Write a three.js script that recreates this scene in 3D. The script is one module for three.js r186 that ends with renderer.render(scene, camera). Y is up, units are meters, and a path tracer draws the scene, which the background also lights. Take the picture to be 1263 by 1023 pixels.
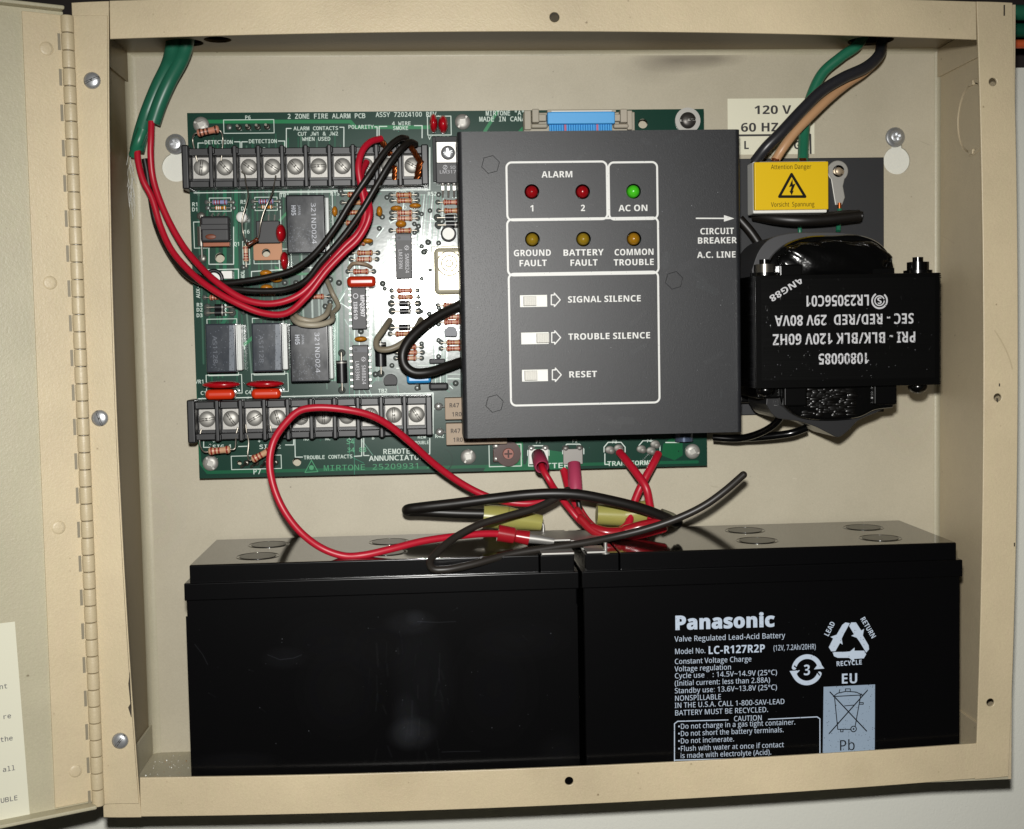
import * as THREE from 'three';
import { RoundedBoxGeometry } from 'three/addons/geometries/RoundedBoxGeometry.js';
import { mergeGeometries } from 'three/addons/utils/BufferGeometryUtils.js';
import { Brush, Evaluator, SUBTRACTION } from 'three-bvh-csg';

// ---------------------------------------------------------------- camera, light, exposure
const scene = new THREE.Scene();
const renderer = new THREE.WebGLRenderer({ antialias: true });
renderer.setSize(1024, 829);
renderer.toneMapping = THREE.LinearToneMapping;
renderer.toneMappingExposure = 1.0;
renderer.shadowMap.enabled = true;
const CAM = new THREE.Vector3(-56.34, 91.85, 555.51), FPX = 1581.5;   // millimetres; focal length in photo pixels
const camera = new THREE.PerspectiveCamera(35.845, 1024 / 829, 0.02, 20);
camera.position.copy(CAM).multiplyScalar(0.001);
camera.rotation.set(-0.06212, -0.06302, -0.01881, 'YXZ');
camera.updateMatrixWorld();
scene.background = new THREE.Color(0.016, 0.015, 0.013);               // the dim room behind the photographer
const flash = new THREE.SpotLight(new THREE.Color(1.0, 0.985, 0.95), 1.0, 0, 0.81, 1, 2);   // the camera's own flash, beside and above the lens
flash.position.set(-0.0600, 0.1280, 0.5570); flash.target.position.set(-0.022, -0.008, 0.02); scene.add(flash.target);
flash.castShadow = true; flash.shadow.radius = 0.40; flash.shadow.mapSize.set(2048, 2048); flash.shadow.camera.near = 0.02; flash.shadow.camera.far = 3;
scene.add(flash);

// ---------------------------------------------------------------- helpers (all lengths in millimetres)
const V = (x, y, z) => new THREE.Vector3(x, y, z);
const ROT = new THREE.Matrix4().extractRotation(camera.matrixWorld);
const ray = (u, v) => V((u - 631.5) / FPX, (511.5 - v) / FPX, -1).applyMatrix4(ROT);
function at(u, v, z) { const d = ray(u, v); return CAM.clone().addScaledVector(d, (z - CAM.z) / d.z); }
function atY(u, v, y) { const d = ray(u, v); return CAM.clone().addScaledVector(d, (y - CAM.y) / d.y); }
function onPlane(u, v, p0, n) { const d = ray(u, v); return CAM.clone().addScaledVector(d, p0.clone().sub(CAM).dot(n) / d.dot(n)); }
let seed = 7; const rnd = () => { seed = (seed * 1664525 + 1013904223) >>> 0; return seed / 4294967296; };
const names = {};
function numbered(n) { const k = names[n] = (names[n] ?? -1) + 1; return k ? `${n}_${String(k).padStart(3, '0')}` : n; }
const org = new WeakMap(); const ZERO = V(0, 0, 0);
function tag(o, label, category, group, kind) { o.userData = { label, category }; if (group) o.userData.group = group; if (kind) o.userData.kind = kind; return o; }
function thing(name, label, category, o = ZERO, group) {
  const g = new THREE.Group(); g.name = numbered(name); g.position.copy(o).multiplyScalar(0.001); org.set(g, o.clone()); scene.add(g);
  return tag(g, label, category, group);
}
function plain(g) {                                                     // uv in units of 50 mm by the main direction of the face
  const p = g.attributes.position, n = g.attributes.normal, uv = new Float32Array(p.count * 2);
  for (let i = 0; i < p.count; i++) {
    const ax = Math.abs(n.getX(i)), ay = Math.abs(n.getY(i)), az = Math.abs(n.getZ(i));
    const [a, b] = az >= ax && az >= ay ? [p.getX(i), p.getY(i)] : ax >= ay ? [p.getZ(i), p.getY(i)] : [p.getX(i), p.getZ(i)];
    uv[2 * i] = a / 50; uv[2 * i + 1] = b / 50;
  }
  g.setAttribute('uv', new THREE.BufferAttribute(uv, 2)); return g;
}
function joined(geos, keep) {
  const list = (Array.isArray(geos) ? geos.flat(3) : [geos]).map((g) => {
    const h = g.index ? g.toNonIndexed() : g.clone();
    for (const k of Object.keys(h.attributes)) if (!['position', 'normal', 'uv'].includes(k)) h.deleteAttribute(k);
    h.morphAttributes = {}; if (Array.isArray(geos) && geos.length > 1) h.clearGroups(); if (!keep) plain(h); return h;
  });
  return list.length > 1 ? mergeGeometries(list, false) : list[0];
}
function part(name, geos, mat, parent = scene, keep = false) {          // geometry given in the place's own millimetres
  const o = org.get(parent) ?? ZERO, g = joined(geos, keep).translate(-o.x, -o.y, -o.z).scale(0.001, 0.001, 0.001);
  const m = new THREE.Mesh(g, mat); m.castShadow = m.receiveShadow = true; m.name = parent === scene ? numbered(name) : name;
  org.set(m, o); parent.add(m); return m;
}
const ready = (geos, keep) => joined(geos, keep).scale(0.001, 0.001, 0.001);   // shared geometry about its own origin
function put(name, geo, mat, parent, pos, rz = 0, s = 1) {
  const o = org.get(parent) ?? ZERO, m = new THREE.Mesh(geo, mat); m.castShadow = m.receiveShadow = true; m.name = parent === scene ? numbered(name) : name;
  m.position.set(pos.x - o.x, pos.y - o.y, pos.z - o.z).multiplyScalar(0.001); m.rotation.z = rz; m.scale.setScalar(s); org.set(m, ZERO); parent.add(m); return m;
}
function box(x0, y0, z0, x1, y1, z1, r = 0, seg = 2) {
  const w = x1 - x0, h = y1 - y0, d = z1 - z0;
  const g = r > 0 ? new RoundedBoxGeometry(w, h, d, seg, Math.min(r, w / 2.02, h / 2.02, d / 2.02)) : new THREE.BoxGeometry(w, h, d);
  return g.translate((x0 + x1) / 2, (y0 + y1) / 2, (z0 + z1) / 2);
}
const UPV = V(0, 1, 0);
function rod(a, b, r0, r1 = r0, seg = 12) {
  const d = b.clone().sub(a), g = new THREE.CylinderGeometry(r1, r0, d.length(), seg);
  return g.applyQuaternion(new THREE.Quaternion().setFromUnitVectors(UPV, d.normalize())).translate((a.x + b.x) / 2, (a.y + b.y) / 2, (a.z + b.z) / 2);
}
const curveOf = (pts) => new THREE.CatmullRomCurve3(pts.map((p) => p.isVector3 ? p : at(...p)), false, 'centripetal');
function tube(pts, r, seg, sides = 14, round = false) {
  const c = curveOf(pts); const n = seg ?? Math.max(24, pts.length * 10);
  const g = [new THREE.TubeGeometry(c, n, r, sides, false)];
  for (const [t, s] of [[0, -1], [1, 1]]) {
    const p = c.getPoint(t), d = c.getTangent(t).multiplyScalar(s), q = new THREE.Quaternion().setFromUnitVectors(V(0, 0, 1), d);
    const cap = round ? new THREE.SphereGeometry(r, sides, 8, 0, 6.2832, 0, 1.5708).rotateX(1.5708) : new THREE.CircleGeometry(r, sides);
    g.push(cap.applyQuaternion(q).translate(p.x, p.y, p.z));
  }
  return g;
}
function lathe(prof, seg = 24) { return new THREE.LatheGeometry(prof.map(([r, z]) => new THREE.Vector2(r, z)), seg).rotateX(Math.PI / 2); }   // profile (radius, height along z)
function ball(x, y, z, rx, ry = rx, rz = rx, seg = 16) { return new THREE.SphereGeometry(1, seg, Math.max(8, seg >> 1)).scale(rx, ry, rz).translate(x, y, z); }
function plate(shape, z0, z1, bevel = 0) { const g = new THREE.ExtrudeGeometry(shape, { depth: z1 - z0 - 2 * bevel, bevelEnabled: bevel > 0, bevelSize: bevel, bevelThickness: bevel, bevelSegments: 2, curveSegments: 20 }); return g.translate(0, 0, z0 + bevel); }
function poly(pts) { const s = new THREE.Shape(); pts.forEach((p, i) => i ? s.lineTo(p[0], p[1]) : s.moveTo(p[0], p[1])); return s; }
function rectShape(x0, y0, x1, y1, r = 0) {
  const s = new THREE.Shape(); if (!r) return poly([[x0, y0], [x1, y0], [x1, y1], [x0, y1]]);
  s.moveTo(x0 + r, y0); s.lineTo(x1 - r, y0); s.absarc(x1 - r, y0 + r, r, -Math.PI / 2, 0); s.lineTo(x1, y1 - r); s.absarc(x1 - r, y1 - r, r, 0, Math.PI / 2);
  s.lineTo(x0 + r, y1); s.absarc(x0 + r, y1 - r, r, Math.PI / 2, Math.PI); s.lineTo(x0, y0 + r); s.absarc(x0 + r, y0 + r, r, Math.PI, Math.PI * 1.5); return s;
}
function holeIn(s, x, y, r) { const p = new THREE.Path(); p.absarc(x, y, r, 0, Math.PI * 2, true); s.holes.push(p); return s; }
const csg = new Evaluator(); csg.attributes = ['position', 'normal']; csg.useGroups = false; const csgTwo = new Evaluator(); csgTwo.attributes = ['position', 'normal']; csgTwo.useGroups = true;
function minus(a, list, ev = csg) {
  const prep = (g) => { const h = g.index ? g.clone() : g.clone(); for (const k of Object.keys(h.attributes)) if (k !== 'position' && k !== 'normal') h.deleteAttribute(k); const b = new Brush(h); b.updateMatrixWorld(); return b; };
  let r = prep(a); for (const g of list) r = ev.evaluate(r, prep(g), SUBTRACTION); return r.geometry;
}
const planar = (g, x0, y0, x1, y1) => { const p = g.attributes.position, uv = new Float32Array(p.count * 2); for (let i = 0; i < p.count; i++) { uv[2 * i] = (p.getX(i) - x0) / (x1 - x0); uv[2 * i + 1] = (p.getY(i) - y0) / (y1 - y0); } g.setAttribute('uv', new THREE.BufferAttribute(uv, 2)); return g; };

// ---------------------------------------------------------------- textures
function noiseGrid(n, cells, rough) {                                   // tiling value noise, several octaves
  const out = new Float32Array(n * n); let amp = 1, tot = 0;
  for (let c = cells; c <= n / 2; c *= 2) {
    const g = Float32Array.from({ length: c * c }, rnd);
    for (let y = 0; y < n; y++) for (let x = 0; x < n; x++) {
      const fx = x / n * c, fy = y / n * c, x0 = Math.floor(fx), y0 = Math.floor(fy); let a = fx - x0, b = fy - y0; a = a * a * (3 - 2 * a); b = b * b * (3 - 2 * b);
      const x1 = (x0 + 1) % c, y1 = (y0 + 1) % c;
      out[y * n + x] += amp * ((g[y0 * c + x0] * (1 - a) + g[y0 * c + x1] * a) * (1 - b) + (g[y1 * c + x0] * (1 - a) + g[y1 * c + x1] * a) * b);
    }
    tot += amp; amp *= rough;
  }
  return out.map((v) => v / tot);
}
function grey(field, lo, hi, n, rep = 1) {
  const d = new Uint8Array(n * n * 4); field.forEach((v, i) => { const k = Math.max(0, Math.min(255, Math.round(255 * (lo + (hi - lo) * v)))); d[4 * i] = d[4 * i + 1] = d[4 * i + 2] = k; d[4 * i + 3] = 255; });
  const t = new THREE.DataTexture(d, n, n); t.wrapS = t.wrapT = THREE.RepeatWrapping; t.magFilter = THREE.LinearFilter; t.repeat.set(rep, rep); t.needsUpdate = true; return t;
}
const coarse = noiseGrid(256, 4, 0.6), fine = noiseGrid(256, 32, 0.9);
const peel = grey(fine, 0, 1, 256, 2), blotch = grey(coarse, 0.80, 1.06, 256, 0.37), gloss = grey(coarse, 0.55, 1.0, 256, 0.8);
const speck = new Float32Array(256 * 256); for (let i = 0; i < speck.length; i++) speck[i] = rnd() < 0.10 ? 0.5 + 0.5 * rnd() : 0.15 * rnd();
// painted sheet steel: a large tile of faint mottling, specks, rubs and hairline scratches
const worn = (() => {
  const n = 1024, c = document.createElement('canvas'); c.width = c.height = n; const g = c.getContext('2d'), id = g.createImageData(n, n);
  for (let i = 0; i < n * n; i++) { const x = i % n, y = (i / n) | 0, v = 226 + 26 * (coarse[((y >> 2) & 255) * 256 + ((x >> 2) & 255)] - 0.5) + 22 * (coarse[((y >> 1) & 255) * 256 + ((x >> 1) & 255)] - 0.5) + 10 * (rnd() - 0.5); id.data[4 * i] = v; id.data[4 * i + 1] = v - 1 + 3 * fine[((y >> 2) & 255) * 256 + (x & 255)]; id.data[4 * i + 2] = v - 2; id.data[4 * i + 3] = 255; }
  g.putImageData(id, 0, 0); g.lineCap = 'round';
  for (let i = 0; i < 150; i++) { g.fillStyle = `rgba(70,55,40,${0.15 + 0.5 * rnd() * rnd()})`; g.beginPath(); g.arc(rnd() * n, rnd() * n, 0.5 + 1.1 * rnd() * rnd(), 0, 7); g.fill(); }
  for (let i = 0; i < 34; i++) { const x = rnd() * n, y = rnd() * n, a = rnd() * 6.28, l = 6 + rnd() * 60; g.strokeStyle = rnd() < 0.5 ? `rgba(255,255,250,${0.2 * rnd()})` : `rgba(90,75,55,${0.22 * rnd()})`; g.lineWidth = 0.6 + rnd(); g.beginPath(); g.moveTo(x, y); g.quadraticCurveTo(x + Math.cos(a) * l / 2 + rnd() * 8, y + Math.sin(a) * l / 2, x + Math.cos(a) * l, y + Math.sin(a) * l); g.stroke(); }
  for (let i = 0; i < 22; i++) { const x = rnd() * n, y = rnd() * n, r = 14 + rnd() * 60, q = g.createRadialGradient(x, y, 0, x, y, r), s = 0.03 + 0.06 * rnd(); q.addColorStop(0, `rgba(110,95,70,${s})`); q.addColorStop(1, 'rgba(110,95,70,0)'); g.fillStyle = q; g.fillRect(x - r, y - r, 2 * r, 2 * r); }
  const t = new THREE.CanvasTexture(c); t.colorSpace = THREE.SRGBColorSpace; t.wrapS = t.wrapT = THREE.RepeatWrapping; t.repeat.set(0.17, 0.17); return t;
})();
const grit = grey(speck, 0, 1, 256, 3);
const srgb = (t) => { t.colorSpace = THREE.SRGBColorSpace; return t; };
const mat = (color, roughness = 0.5, extra = {}) => new THREE.MeshPhysicalMaterial({ color: new THREE.Color(color), roughness, ...extra });
const M = {
  tan: mat('#e0ceac', 0.44, { map: worn, bumpMap: peel, bumpScale: 0.00007 }),
  beige: mat('#c4bca4', 0.44, { map: worn, bumpMap: peel, bumpScale: 0.00007 }),
  inner: mat('#7c6b4c', 0.45, { map: blotch }), sideR: mat('#d8c7a8', 0.44, { map: worn, bumpMap: peel, bumpScale: 0.00007 }), door: mat('#cac2a7', 0.44, { map: worn, bumpMap: peel, bumpScale: 0.00007 }), slot: mat('#3b3833', 0.6, { metalness: 0.3 }),  // inner: shade under the flange put into the top and left wall paint
  wall: mat('#dfdfd5', 0.8, { bumpMap: peel, bumpScale: 0.0001 }),
  dark: mat('#241d1c', 0.9), seam: mat('#3a3328', 0.8), zinc: mat('#b9bbbd', 0.36, { metalness: 0.7 }), nickel: mat('#b3b1ac', 0.42, { metalness: 0.7 }), plateM: mat('#a5a39e', 0.5, { metalness: 0.5, map: blotch, bumpMap: peel, bumpScale: 0.00003 }), dull: mat('#a8a6a0', 0.5, { metalness: 0.55 }),
  copper: mat('#c8713d', 0.35, { metalness: 1 }), solder: mat('#a2a29e', 0.36, { metalness: 0.6 }),
  pcbEdge: mat('#123f2c', 0.4), blackPl: mat('#141416', 0.36), blackGl: mat('#060606', 0.2), blackMat: mat('#1b1c1e', 0.6),
  block: mat('#191a1c', 0.4), chip: mat('#2b2b2d', 0.55), red: mat('#b0142a', 0.4), redDisc: mat('#a80f1c', 0.2, { clearcoat: 0.6 }), orange: mat('#cc3312', 0.3, { clearcoat: 0.4 }), rust: mat('#b32c12', 0.28, { clearcoat: 0.4 }),
  ochre: mat('#b57418', 0.35, { clearcoat: 0.4 }), blackW: mat('#15120f', 0.42), greyW: mat('#8d8472', 0.45), tanW: mat('#b98f68', 0.4), greenW: mat('#226b50', 0.36), greenDk: mat('#22644d', 0.38),
  resistor: mat('#c08a6e', 0.35, { clearcoat: 0.3 }), band: mat('#8c2a1e', 0.4), bandDk: mat('#4a2418', 0.4), lead: mat('#a8a296', 0.35, { metalness: 0.9 }),
  white: mat('#e6e6e0', 0.5), paper: mat('#dbd9c2', 0.85), yellow: mat('#cfa40a', 0.3), sleeveY: mat('#c2bd6a', 0.3, { transmission: 0.4, thickness: 0 }), varnish: mat('#060606', 0.16, { bumpMap: gloss, bumpScale: 0.0012 }), pink: mat('#a83a58', 0.45), redSl: mat('#9c1722', 0.25, { clearcoat: 0.6 }),
  sand: mat('#a89682', 0.7), brown: mat('#3d1b11', 0.28, { clearcoat: 0.5 }), blueCap: mat('#2f86c0', 0.25, { clearcoat: 0.5 }), ribbon: mat('#4aa0dc', 0.45), header: mat('#9d9686', 0.5), smoke: mat('#343940', 0.16, { clearcoat: 0.6, clearcoatRoughness: 0.1 }),
  batt: mat('#050506', 0.2), battTop: mat('#1a1712', 0.07, { ior: 2.33 }), battCap: mat('#060606', 0.3), wrap: mat('#2c2c2e', 0.4), cableO: mat('#c2542a', 0.5), can: mat('#d2ccb4', 0.33, { metalness: 0.4 }),
};
M.greyPl = mat('#857d6a', 0.5);
class Sheet {                                                           // a printed face: canvas over a rectangle of the plane z
  constructor(x0, y0, x1, y1, z, res, bg) {
    Object.assign(this, { x0, y0, x1, y1, z, res }); const c = this.c = document.createElement('canvas'); c.width = Math.round((x1 - x0) * res); c.height = Math.round((y1 - y0) * res);
    this.g = c.getContext('2d'); if (bg) { this.g.fillStyle = bg; this.g.fillRect(0, 0, c.width, c.height); } this.k = res * (CAM.z - z) / FPX;
  }
  p(u, v) { const a = at(u, v, this.z); return [(a.x - this.x0) * this.res, (this.y1 - a.y) * this.res]; }
  text(s, u, v, h, o = {}) {                                            // centred (or from the left) on photo position u, v; cap height h photo pixels, width o.w
    const g = this.g, [x, y] = this.p(u, v), fs = h * this.k / 0.714; g.save(); g.translate(x, y); g.rotate((o.rot ?? 0) * Math.PI / 180);
    g.font = `${o.weight ?? 'bold'} ${fs}px ${o.font ?? 'sans-serif'}`; g.fillStyle = o.color ?? '#e8e8e6'; g.textBaseline = 'alphabetic'; g.textAlign = o.align ?? 'center';
    if (o.w) g.scale(o.w * this.k / g.measureText(s).width, 1); g.fillText(s, 0, fs * 0.357); g.restore();
  }
  line(pts, w, color) { const g = this.g; g.strokeStyle = color; g.lineWidth = w * this.k; g.lineJoin = g.lineCap = 'round'; g.beginPath(); pts.forEach(([u, v], i) => { const q = this.p(u, v); i ? g.lineTo(...q) : g.moveTo(...q); }); g.stroke(); }
  area(pts, color) { const g = this.g; g.fillStyle = color; g.beginPath(); pts.forEach(([u, v], i) => { const q = this.p(u, v); i ? g.lineTo(...q) : g.moveTo(...q); }); g.closePath(); g.fill(); }
  frame(u0, v0, u1, v1, r, w, color) { const g = this.g, a = this.p(u0, v0), b = this.p(u1, v1); g.strokeStyle = color; g.lineWidth = w * this.k; g.beginPath(); g.roundRect(a[0], a[1], b[0] - a[0], b[1] - a[1], r * this.k); g.stroke(); }
  dot(u, v, r, color) { const g = this.g, q = this.p(u, v); g.fillStyle = color; g.beginPath(); g.arc(q[0], q[1], r * this.k, 0, 7); g.fill(); }
  ring(u, v, r, w, color, a0 = 0, a1 = 6.2832) { const g = this.g, q = this.p(u, v); g.strokeStyle = color; g.lineWidth = w * this.k; g.beginPath(); g.arc(q[0], q[1], r * this.k, a0, a1); g.stroke(); }
  tex() { const t = srgb(new THREE.CanvasTexture(this.c)); t.anisotropy = 8; return t; }
  face(name, parent, m, dz = 0) { const g = planar(new THREE.PlaneGeometry(this.x1 - this.x0, this.y1 - this.y0).translate((this.x0 + this.x1) / 2, (this.y0 + this.y1) / 2, this.z + dz), this.x0, this.y0, this.x1, this.y1); return part(name, g, m, parent, true); }
}
const sheetPx = (u0, v0, u1, v1, z, res, bg) => { const a = at(u0, v1, z), b = at(u1, v0, z); return new Sheet(a.x, a.y, b.x, b.y, z, res, bg); };

// shared screw heads (base at z = 0)
const domeProf = (R, h) => [[0, 0], [R, 0], [R * 0.985, h * 0.25], [R * 0.87, h * 0.62], [R * 0.62, h * 0.86], [R * 0.3, h * 0.98], [0, h]];
const slotHead = (R, h, w) => ready(minus(lathe(domeProf(R, h), 26), [box(-R * 1.2, -w / 2, h * 0.3, R * 1.2, w / 2, h * 2)], csgTwo));
const crossHead = (R, h, w) => ready(minus(lathe(domeProf(R, h), 26), [box(-R * 0.62, -w / 2, h * 0.4, R * 0.62, w / 2, h * 2), box(-w / 2, -R * 0.62, h * 0.41, w / 2, R * 0.62, h * 2.02)]));
const squareHead = (R, h, w) => ready(minus(lathe(domeProf(R, h), 26), [box(-R * 1.1, -w / 2, h * 0.55, R * 1.1, w / 2, h * 2).rotateZ(0.9), box(-R * 0.36, -R * 0.36, h * 0.2, R * 0.36, R * 0.36, h * 2)]));
// ---------------------------------------------------------------- the setting: room wall and the dark space above it
const F = 72.2, IX0 = -180.8, IX1 = 168.6, IY0 = -86.4, IY1 = 212.8;   // flange plane and the inside of the case
{
  const wall = part('wall', box(-1400, -900, -22, 1400, 205, -1.6), M.wall); wall.userData.kind = 'structure';
  const above = part('background', box(-1400, 205.5, -60, 1400, 700, -40), M.dark); above.userData.kind = 'structure';
}
// ---------------------------------------------------------------- steel case with its opened door
const cab = thing('metal_cabinet', 'open tan steel alarm cabinet with piano hinge down one side', 'cabinet', V(-6, IY0 - 1.2, 0));
const OX0 = -171.1, OX1 = 156.0, OY0 = -72.6, OY1 = 202.7;              // the opening between the flanges
{
  const key = [[at(217, 206.5, 0), at(216, 177.6, 0)], [at(1106.5, 198, 0), at(1105, 168, 0)]];
  const s = rectShape(IX0, IY0, IX1, IY1);
  for (const [c, t] of key) { const p = new THREE.Path(), a = Math.asin(2.4 / 6); p.absarc(c.x, c.y, 6, Math.PI / 2 + a, Math.PI / 2 - a, false); p.lineTo(t.x + 2.4, t.y); p.absarc(t.x, t.y, 2.4, 0, Math.PI, false); p.closePath(); s.holes.push(p); }
  const bs = new Sheet(IX0, IY0, IX1, IY1, 0, 4, '#b4ac97'), bg = bs.g;                       // mottling, soft dark patches, specks and rubs of the back panel
  { const id = bg.getImageData(0, 0, bs.c.width, bs.c.height), n = bs.c.width; for (let i = 0; i < id.data.length / 4; i++) { const x = i % n, y = (i / n) | 0, d = 12 * (coarse[((y >> 2) & 255) * 256 + ((x >> 2) & 255)] - 0.5) + 10 * (coarse[(y & 255) * 256 + (x & 255)] - 0.5) + 9 * (rnd() - 0.5); id.data[4 * i] += d; id.data[4 * i + 1] += d; id.data[4 * i + 2] += d; } bg.putImageData(id, 0, 0); }
  const darkPatch = (u, v, ru, rv, al) => { const [x, y] = bs.p(u, v), k = bs.k, q = bg.createRadialGradient(0, 0, 0, 0, 0, 1); q.addColorStop(0, `rgba(62,54,44,${al})`); q.addColorStop(0.5, `rgba(62,54,44,${al * 0.45})`); q.addColorStop(1, 'rgba(62,54,44,0)'); bg.save(); bg.translate(x, y); bg.scale(ru * k, rv * k); bg.fillStyle = q; bg.fillRect(-1, -1, 2, 2); bg.restore(); };
  darkPatch(835, 74, 62, 17, 0.5); darkPatch(880, 72, 44, 12, 0.35); darkPatch(800, 86, 50, 20, 0.14); darkPatch(1120, 470, 60, 120, 0.10); darkPatch(190, 640, 60, 80, 0.05);
  for (let i = 0; i < 130; i++) { const u = 160 + rnd() * 1000, v = 62 + rnd() * 590; bs.dot(u, v, 0.3 + 0.6 * rnd() * rnd(), `rgba(60,50,38,${0.3 + 0.4 * rnd()})`); }
  for (let i = 0; i < 26; i++) { const u = 170 + rnd() * 980, v = 70 + rnd() * 570; bs.line([[u, v], [u + (rnd() - 0.5) * 26, v + (rnd() - 0.5) * 14]], 0.5, rnd() < 0.6 ? 'rgba(250,248,236,0.35)' : 'rgba(80,70,55,0.3)'); }
  part('back_panel', planar(plate(s, -1.2, 0), IX0, IY0, IX1, IY1), new THREE.MeshPhysicalMaterial({ map: bs.tex(), roughness: 0.44 }), cab, true);
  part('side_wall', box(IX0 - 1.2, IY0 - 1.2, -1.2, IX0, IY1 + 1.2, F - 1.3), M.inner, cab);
  // far side wall with a round knockout
  const kc = [34.5, at(1202, 145, 35).y], ks = new THREE.Shape();
  const rw = rectShape(-1.2, IY0 - 1.2, F - 1.3, IY1 + 1.2); holeIn(rw, kc[0], kc[1], 14.2);
  const turn = (g) => g.rotateY(-Math.PI / 2);                          // shape's x runs along z, depth along -x
  part('side_wall', turn(plate(rw, -IX1 - 1.2, -IX1)), M.sideR, cab);
  ks.absarc(kc[0], kc[1], 13.4, 0, Math.PI * 2);
  const ko = part('knockout', turn(plate(ks, -IX1 - 1.3, -IX1 - 0.1, 0.15)), M.sideR, cab);
  part('knockout_rim', turn(plate(holeIn((() => { const q = new THREE.Shape(); q.absarc(kc[0], kc[1], 15.6, 0, Math.PI * 2); return q; })(), kc[0], kc[1], 14.2), -IX1 - 0.05, -IX1 + 0.25, 0.1)), M.sideR, ko);
  part('knockout_backing', turn(plate((() => { const q = new THREE.Shape(); q.absarc(kc[0], kc[1], 15, 0, Math.PI * 2); return q; })(), -IX1 - 1.9, -IX1 - 1.4)), M.seam, ko);
  part('knockout_tab', [box(IX1 - 0.7, kc[1] + 13, kc[0] - 2, IX1 + 0.6, kc[1] + 15, kc[0] + 2, 0.3), box(IX1 - 0.7, kc[1] - 15, kc[0] - 2, IX1 + 0.6, kc[1] - 13, kc[0] + 2, 0.3)], M.sideR, ko);
  // top wall with holes for the cables
  const ts = rectShape(IX0, -F + 1.3, IX1, 1.2), flat = (g) => g.rotateX(-Math.PI / 2);   // shape's y runs along -z
  const hL = at(229, 50, 19), hR = at(1074, 52, 17), hP = at(268, 44.5, 24);
  holeIn(ts, hL.x, -19, 7); holeIn(ts, hR.x, -17, 9.5); holeIn(ts, hP.x, -24, 5.5);
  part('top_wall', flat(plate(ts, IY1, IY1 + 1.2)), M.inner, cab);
  part('floor_panel', box(IX0, IY0 - 1.2, 0, IX1, IY0, F - 1.3), M.beige, cab);
  // bends where the back panel turns into the walls
  const bend = (p0, p1, a, b, r) => {                                   // concave quarter round in the corner from p0 to p1 between directions a and b
    const n = 10, pos = [], nor = []; const ring = (p, t) => p.clone().addScaledVector(a, r - r * Math.sin(t)).addScaledVector(b, r - r * Math.cos(t)), nr = (t) => a.clone().multiplyScalar(Math.sin(t)).addScaledVector(b, Math.cos(t));
    for (let i = 0; i < n; i++) { const t0 = i / n * Math.PI / 2, t1 = (i + 1) / n * Math.PI / 2; const flip = p1.clone().sub(p0).cross(ring(p0, t1).sub(ring(p0, t0))).dot(nr((t0 + t1) / 2)) < 0, quad = [[p0, t0], [p1, t0], [p1, t1], [p0, t0], [p1, t1], [p0, t1]]; for (const [p, t] of flip ? quad.reverse() : quad) { pos.push(...ring(p, t).toArray()); nor.push(...nr(t).toArray()); } }
    const g = new THREE.BufferGeometry(); g.setAttribute('position', new THREE.BufferAttribute(new Float32Array(pos), 3)); g.setAttribute('normal', new THREE.BufferAttribute(new Float32Array(nor), 3)); g.setAttribute('uv', new THREE.BufferAttribute(new Float32Array(pos.length / 3 * 2), 2)); return g;
  };
  const ZU = V(0, 0, 1);
  part('corner_bend', bend(V(IX0, IY0, 0), V(IX0, IY1, 0), V(1, 0, 0), ZU, 4.2), M.beige, cab); part('corner_bend', bend(V(IX1, IY0, 0), V(IX1, IY1, 0), V(-1, 0, 0), ZU, 2.2), M.beige, cab); part('corner_bend', bend(V(IX0, IY1, 0), V(IX1, IY1, 0), V(0, -1, 0), ZU, 2.0), M.beige, cab);
  // welded tabs on the side walls
  const tab = (x, dy0, dy1) => box(x, dy0, 0.4, x + 0.9, dy1, F - 2, 0.2);
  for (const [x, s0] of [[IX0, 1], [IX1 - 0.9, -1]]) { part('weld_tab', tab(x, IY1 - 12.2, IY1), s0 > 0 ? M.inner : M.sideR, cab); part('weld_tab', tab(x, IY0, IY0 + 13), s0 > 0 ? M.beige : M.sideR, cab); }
  // front flanges: the upright ones run full height, the others butt between them
  // (every edge is bowed outward to follow the barrel distortion of the lens)
  const fl = (s) => plate(s, F - 1.2, F, 0.25), P = (u, v) => at(u, v, F);
  const bowed = (...edges) => { const s = new THREE.Shape(); edges.forEach(([a, m, e], i) => { if (!i) s.moveTo(a.x, a.y); else s.lineTo(a.x, a.y); s.quadraticCurveTo(2 * m.x - (a.x + e.x) / 2, 2 * m.y - (a.y + e.y) / 2, e.x, e.y); }); return s; };
  const off = (p, dx, dy = 0) => V(p.x + dx, p.y + dy, p.z);
  const tf = bowed([P(136.2, 47), P(684, 37.6), P(1204.3, 48)], [P(1203.4, 2.6), P(684, -6), P(135.6, 1.5)]), th = P(684, 21); holeIn(tf, th.x, th.y, 2.1); part('front_flange', fl(tf), M.tan, cab);
  const bf = bowed([P(174, 1007), P(700, 992.5), P(1203.8, 960)], [P(1204.8, 918.3), P(695, 947.5), P(173, 960.5)]), bh = P(702, 964); holeIn(bf, bh.x, bh.y, 1.9); part('front_flange', fl(bf), M.tan, cab);
  const rf = bowed([P(1204.2, 961), P(1224, 959.5), P(1243.4, 957.5)], [P(1243.4, 957.5), P(1255, 500), P(1248.4, 4)], [P(1248.4, 4), P(1227, 3), P(1205.8, 2.5)], [P(1205.8, 2.5), P(1214.3, 480), P(1204.2, 961)]); for (const [u, v] of [[1225, 101], [1231, 490.5], [1222, 867]]) { const q = P(u, v); holeIn(rf, q.x, q.y, 1.8); } part('front_flange', fl(rf), M.tan, cab);
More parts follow.
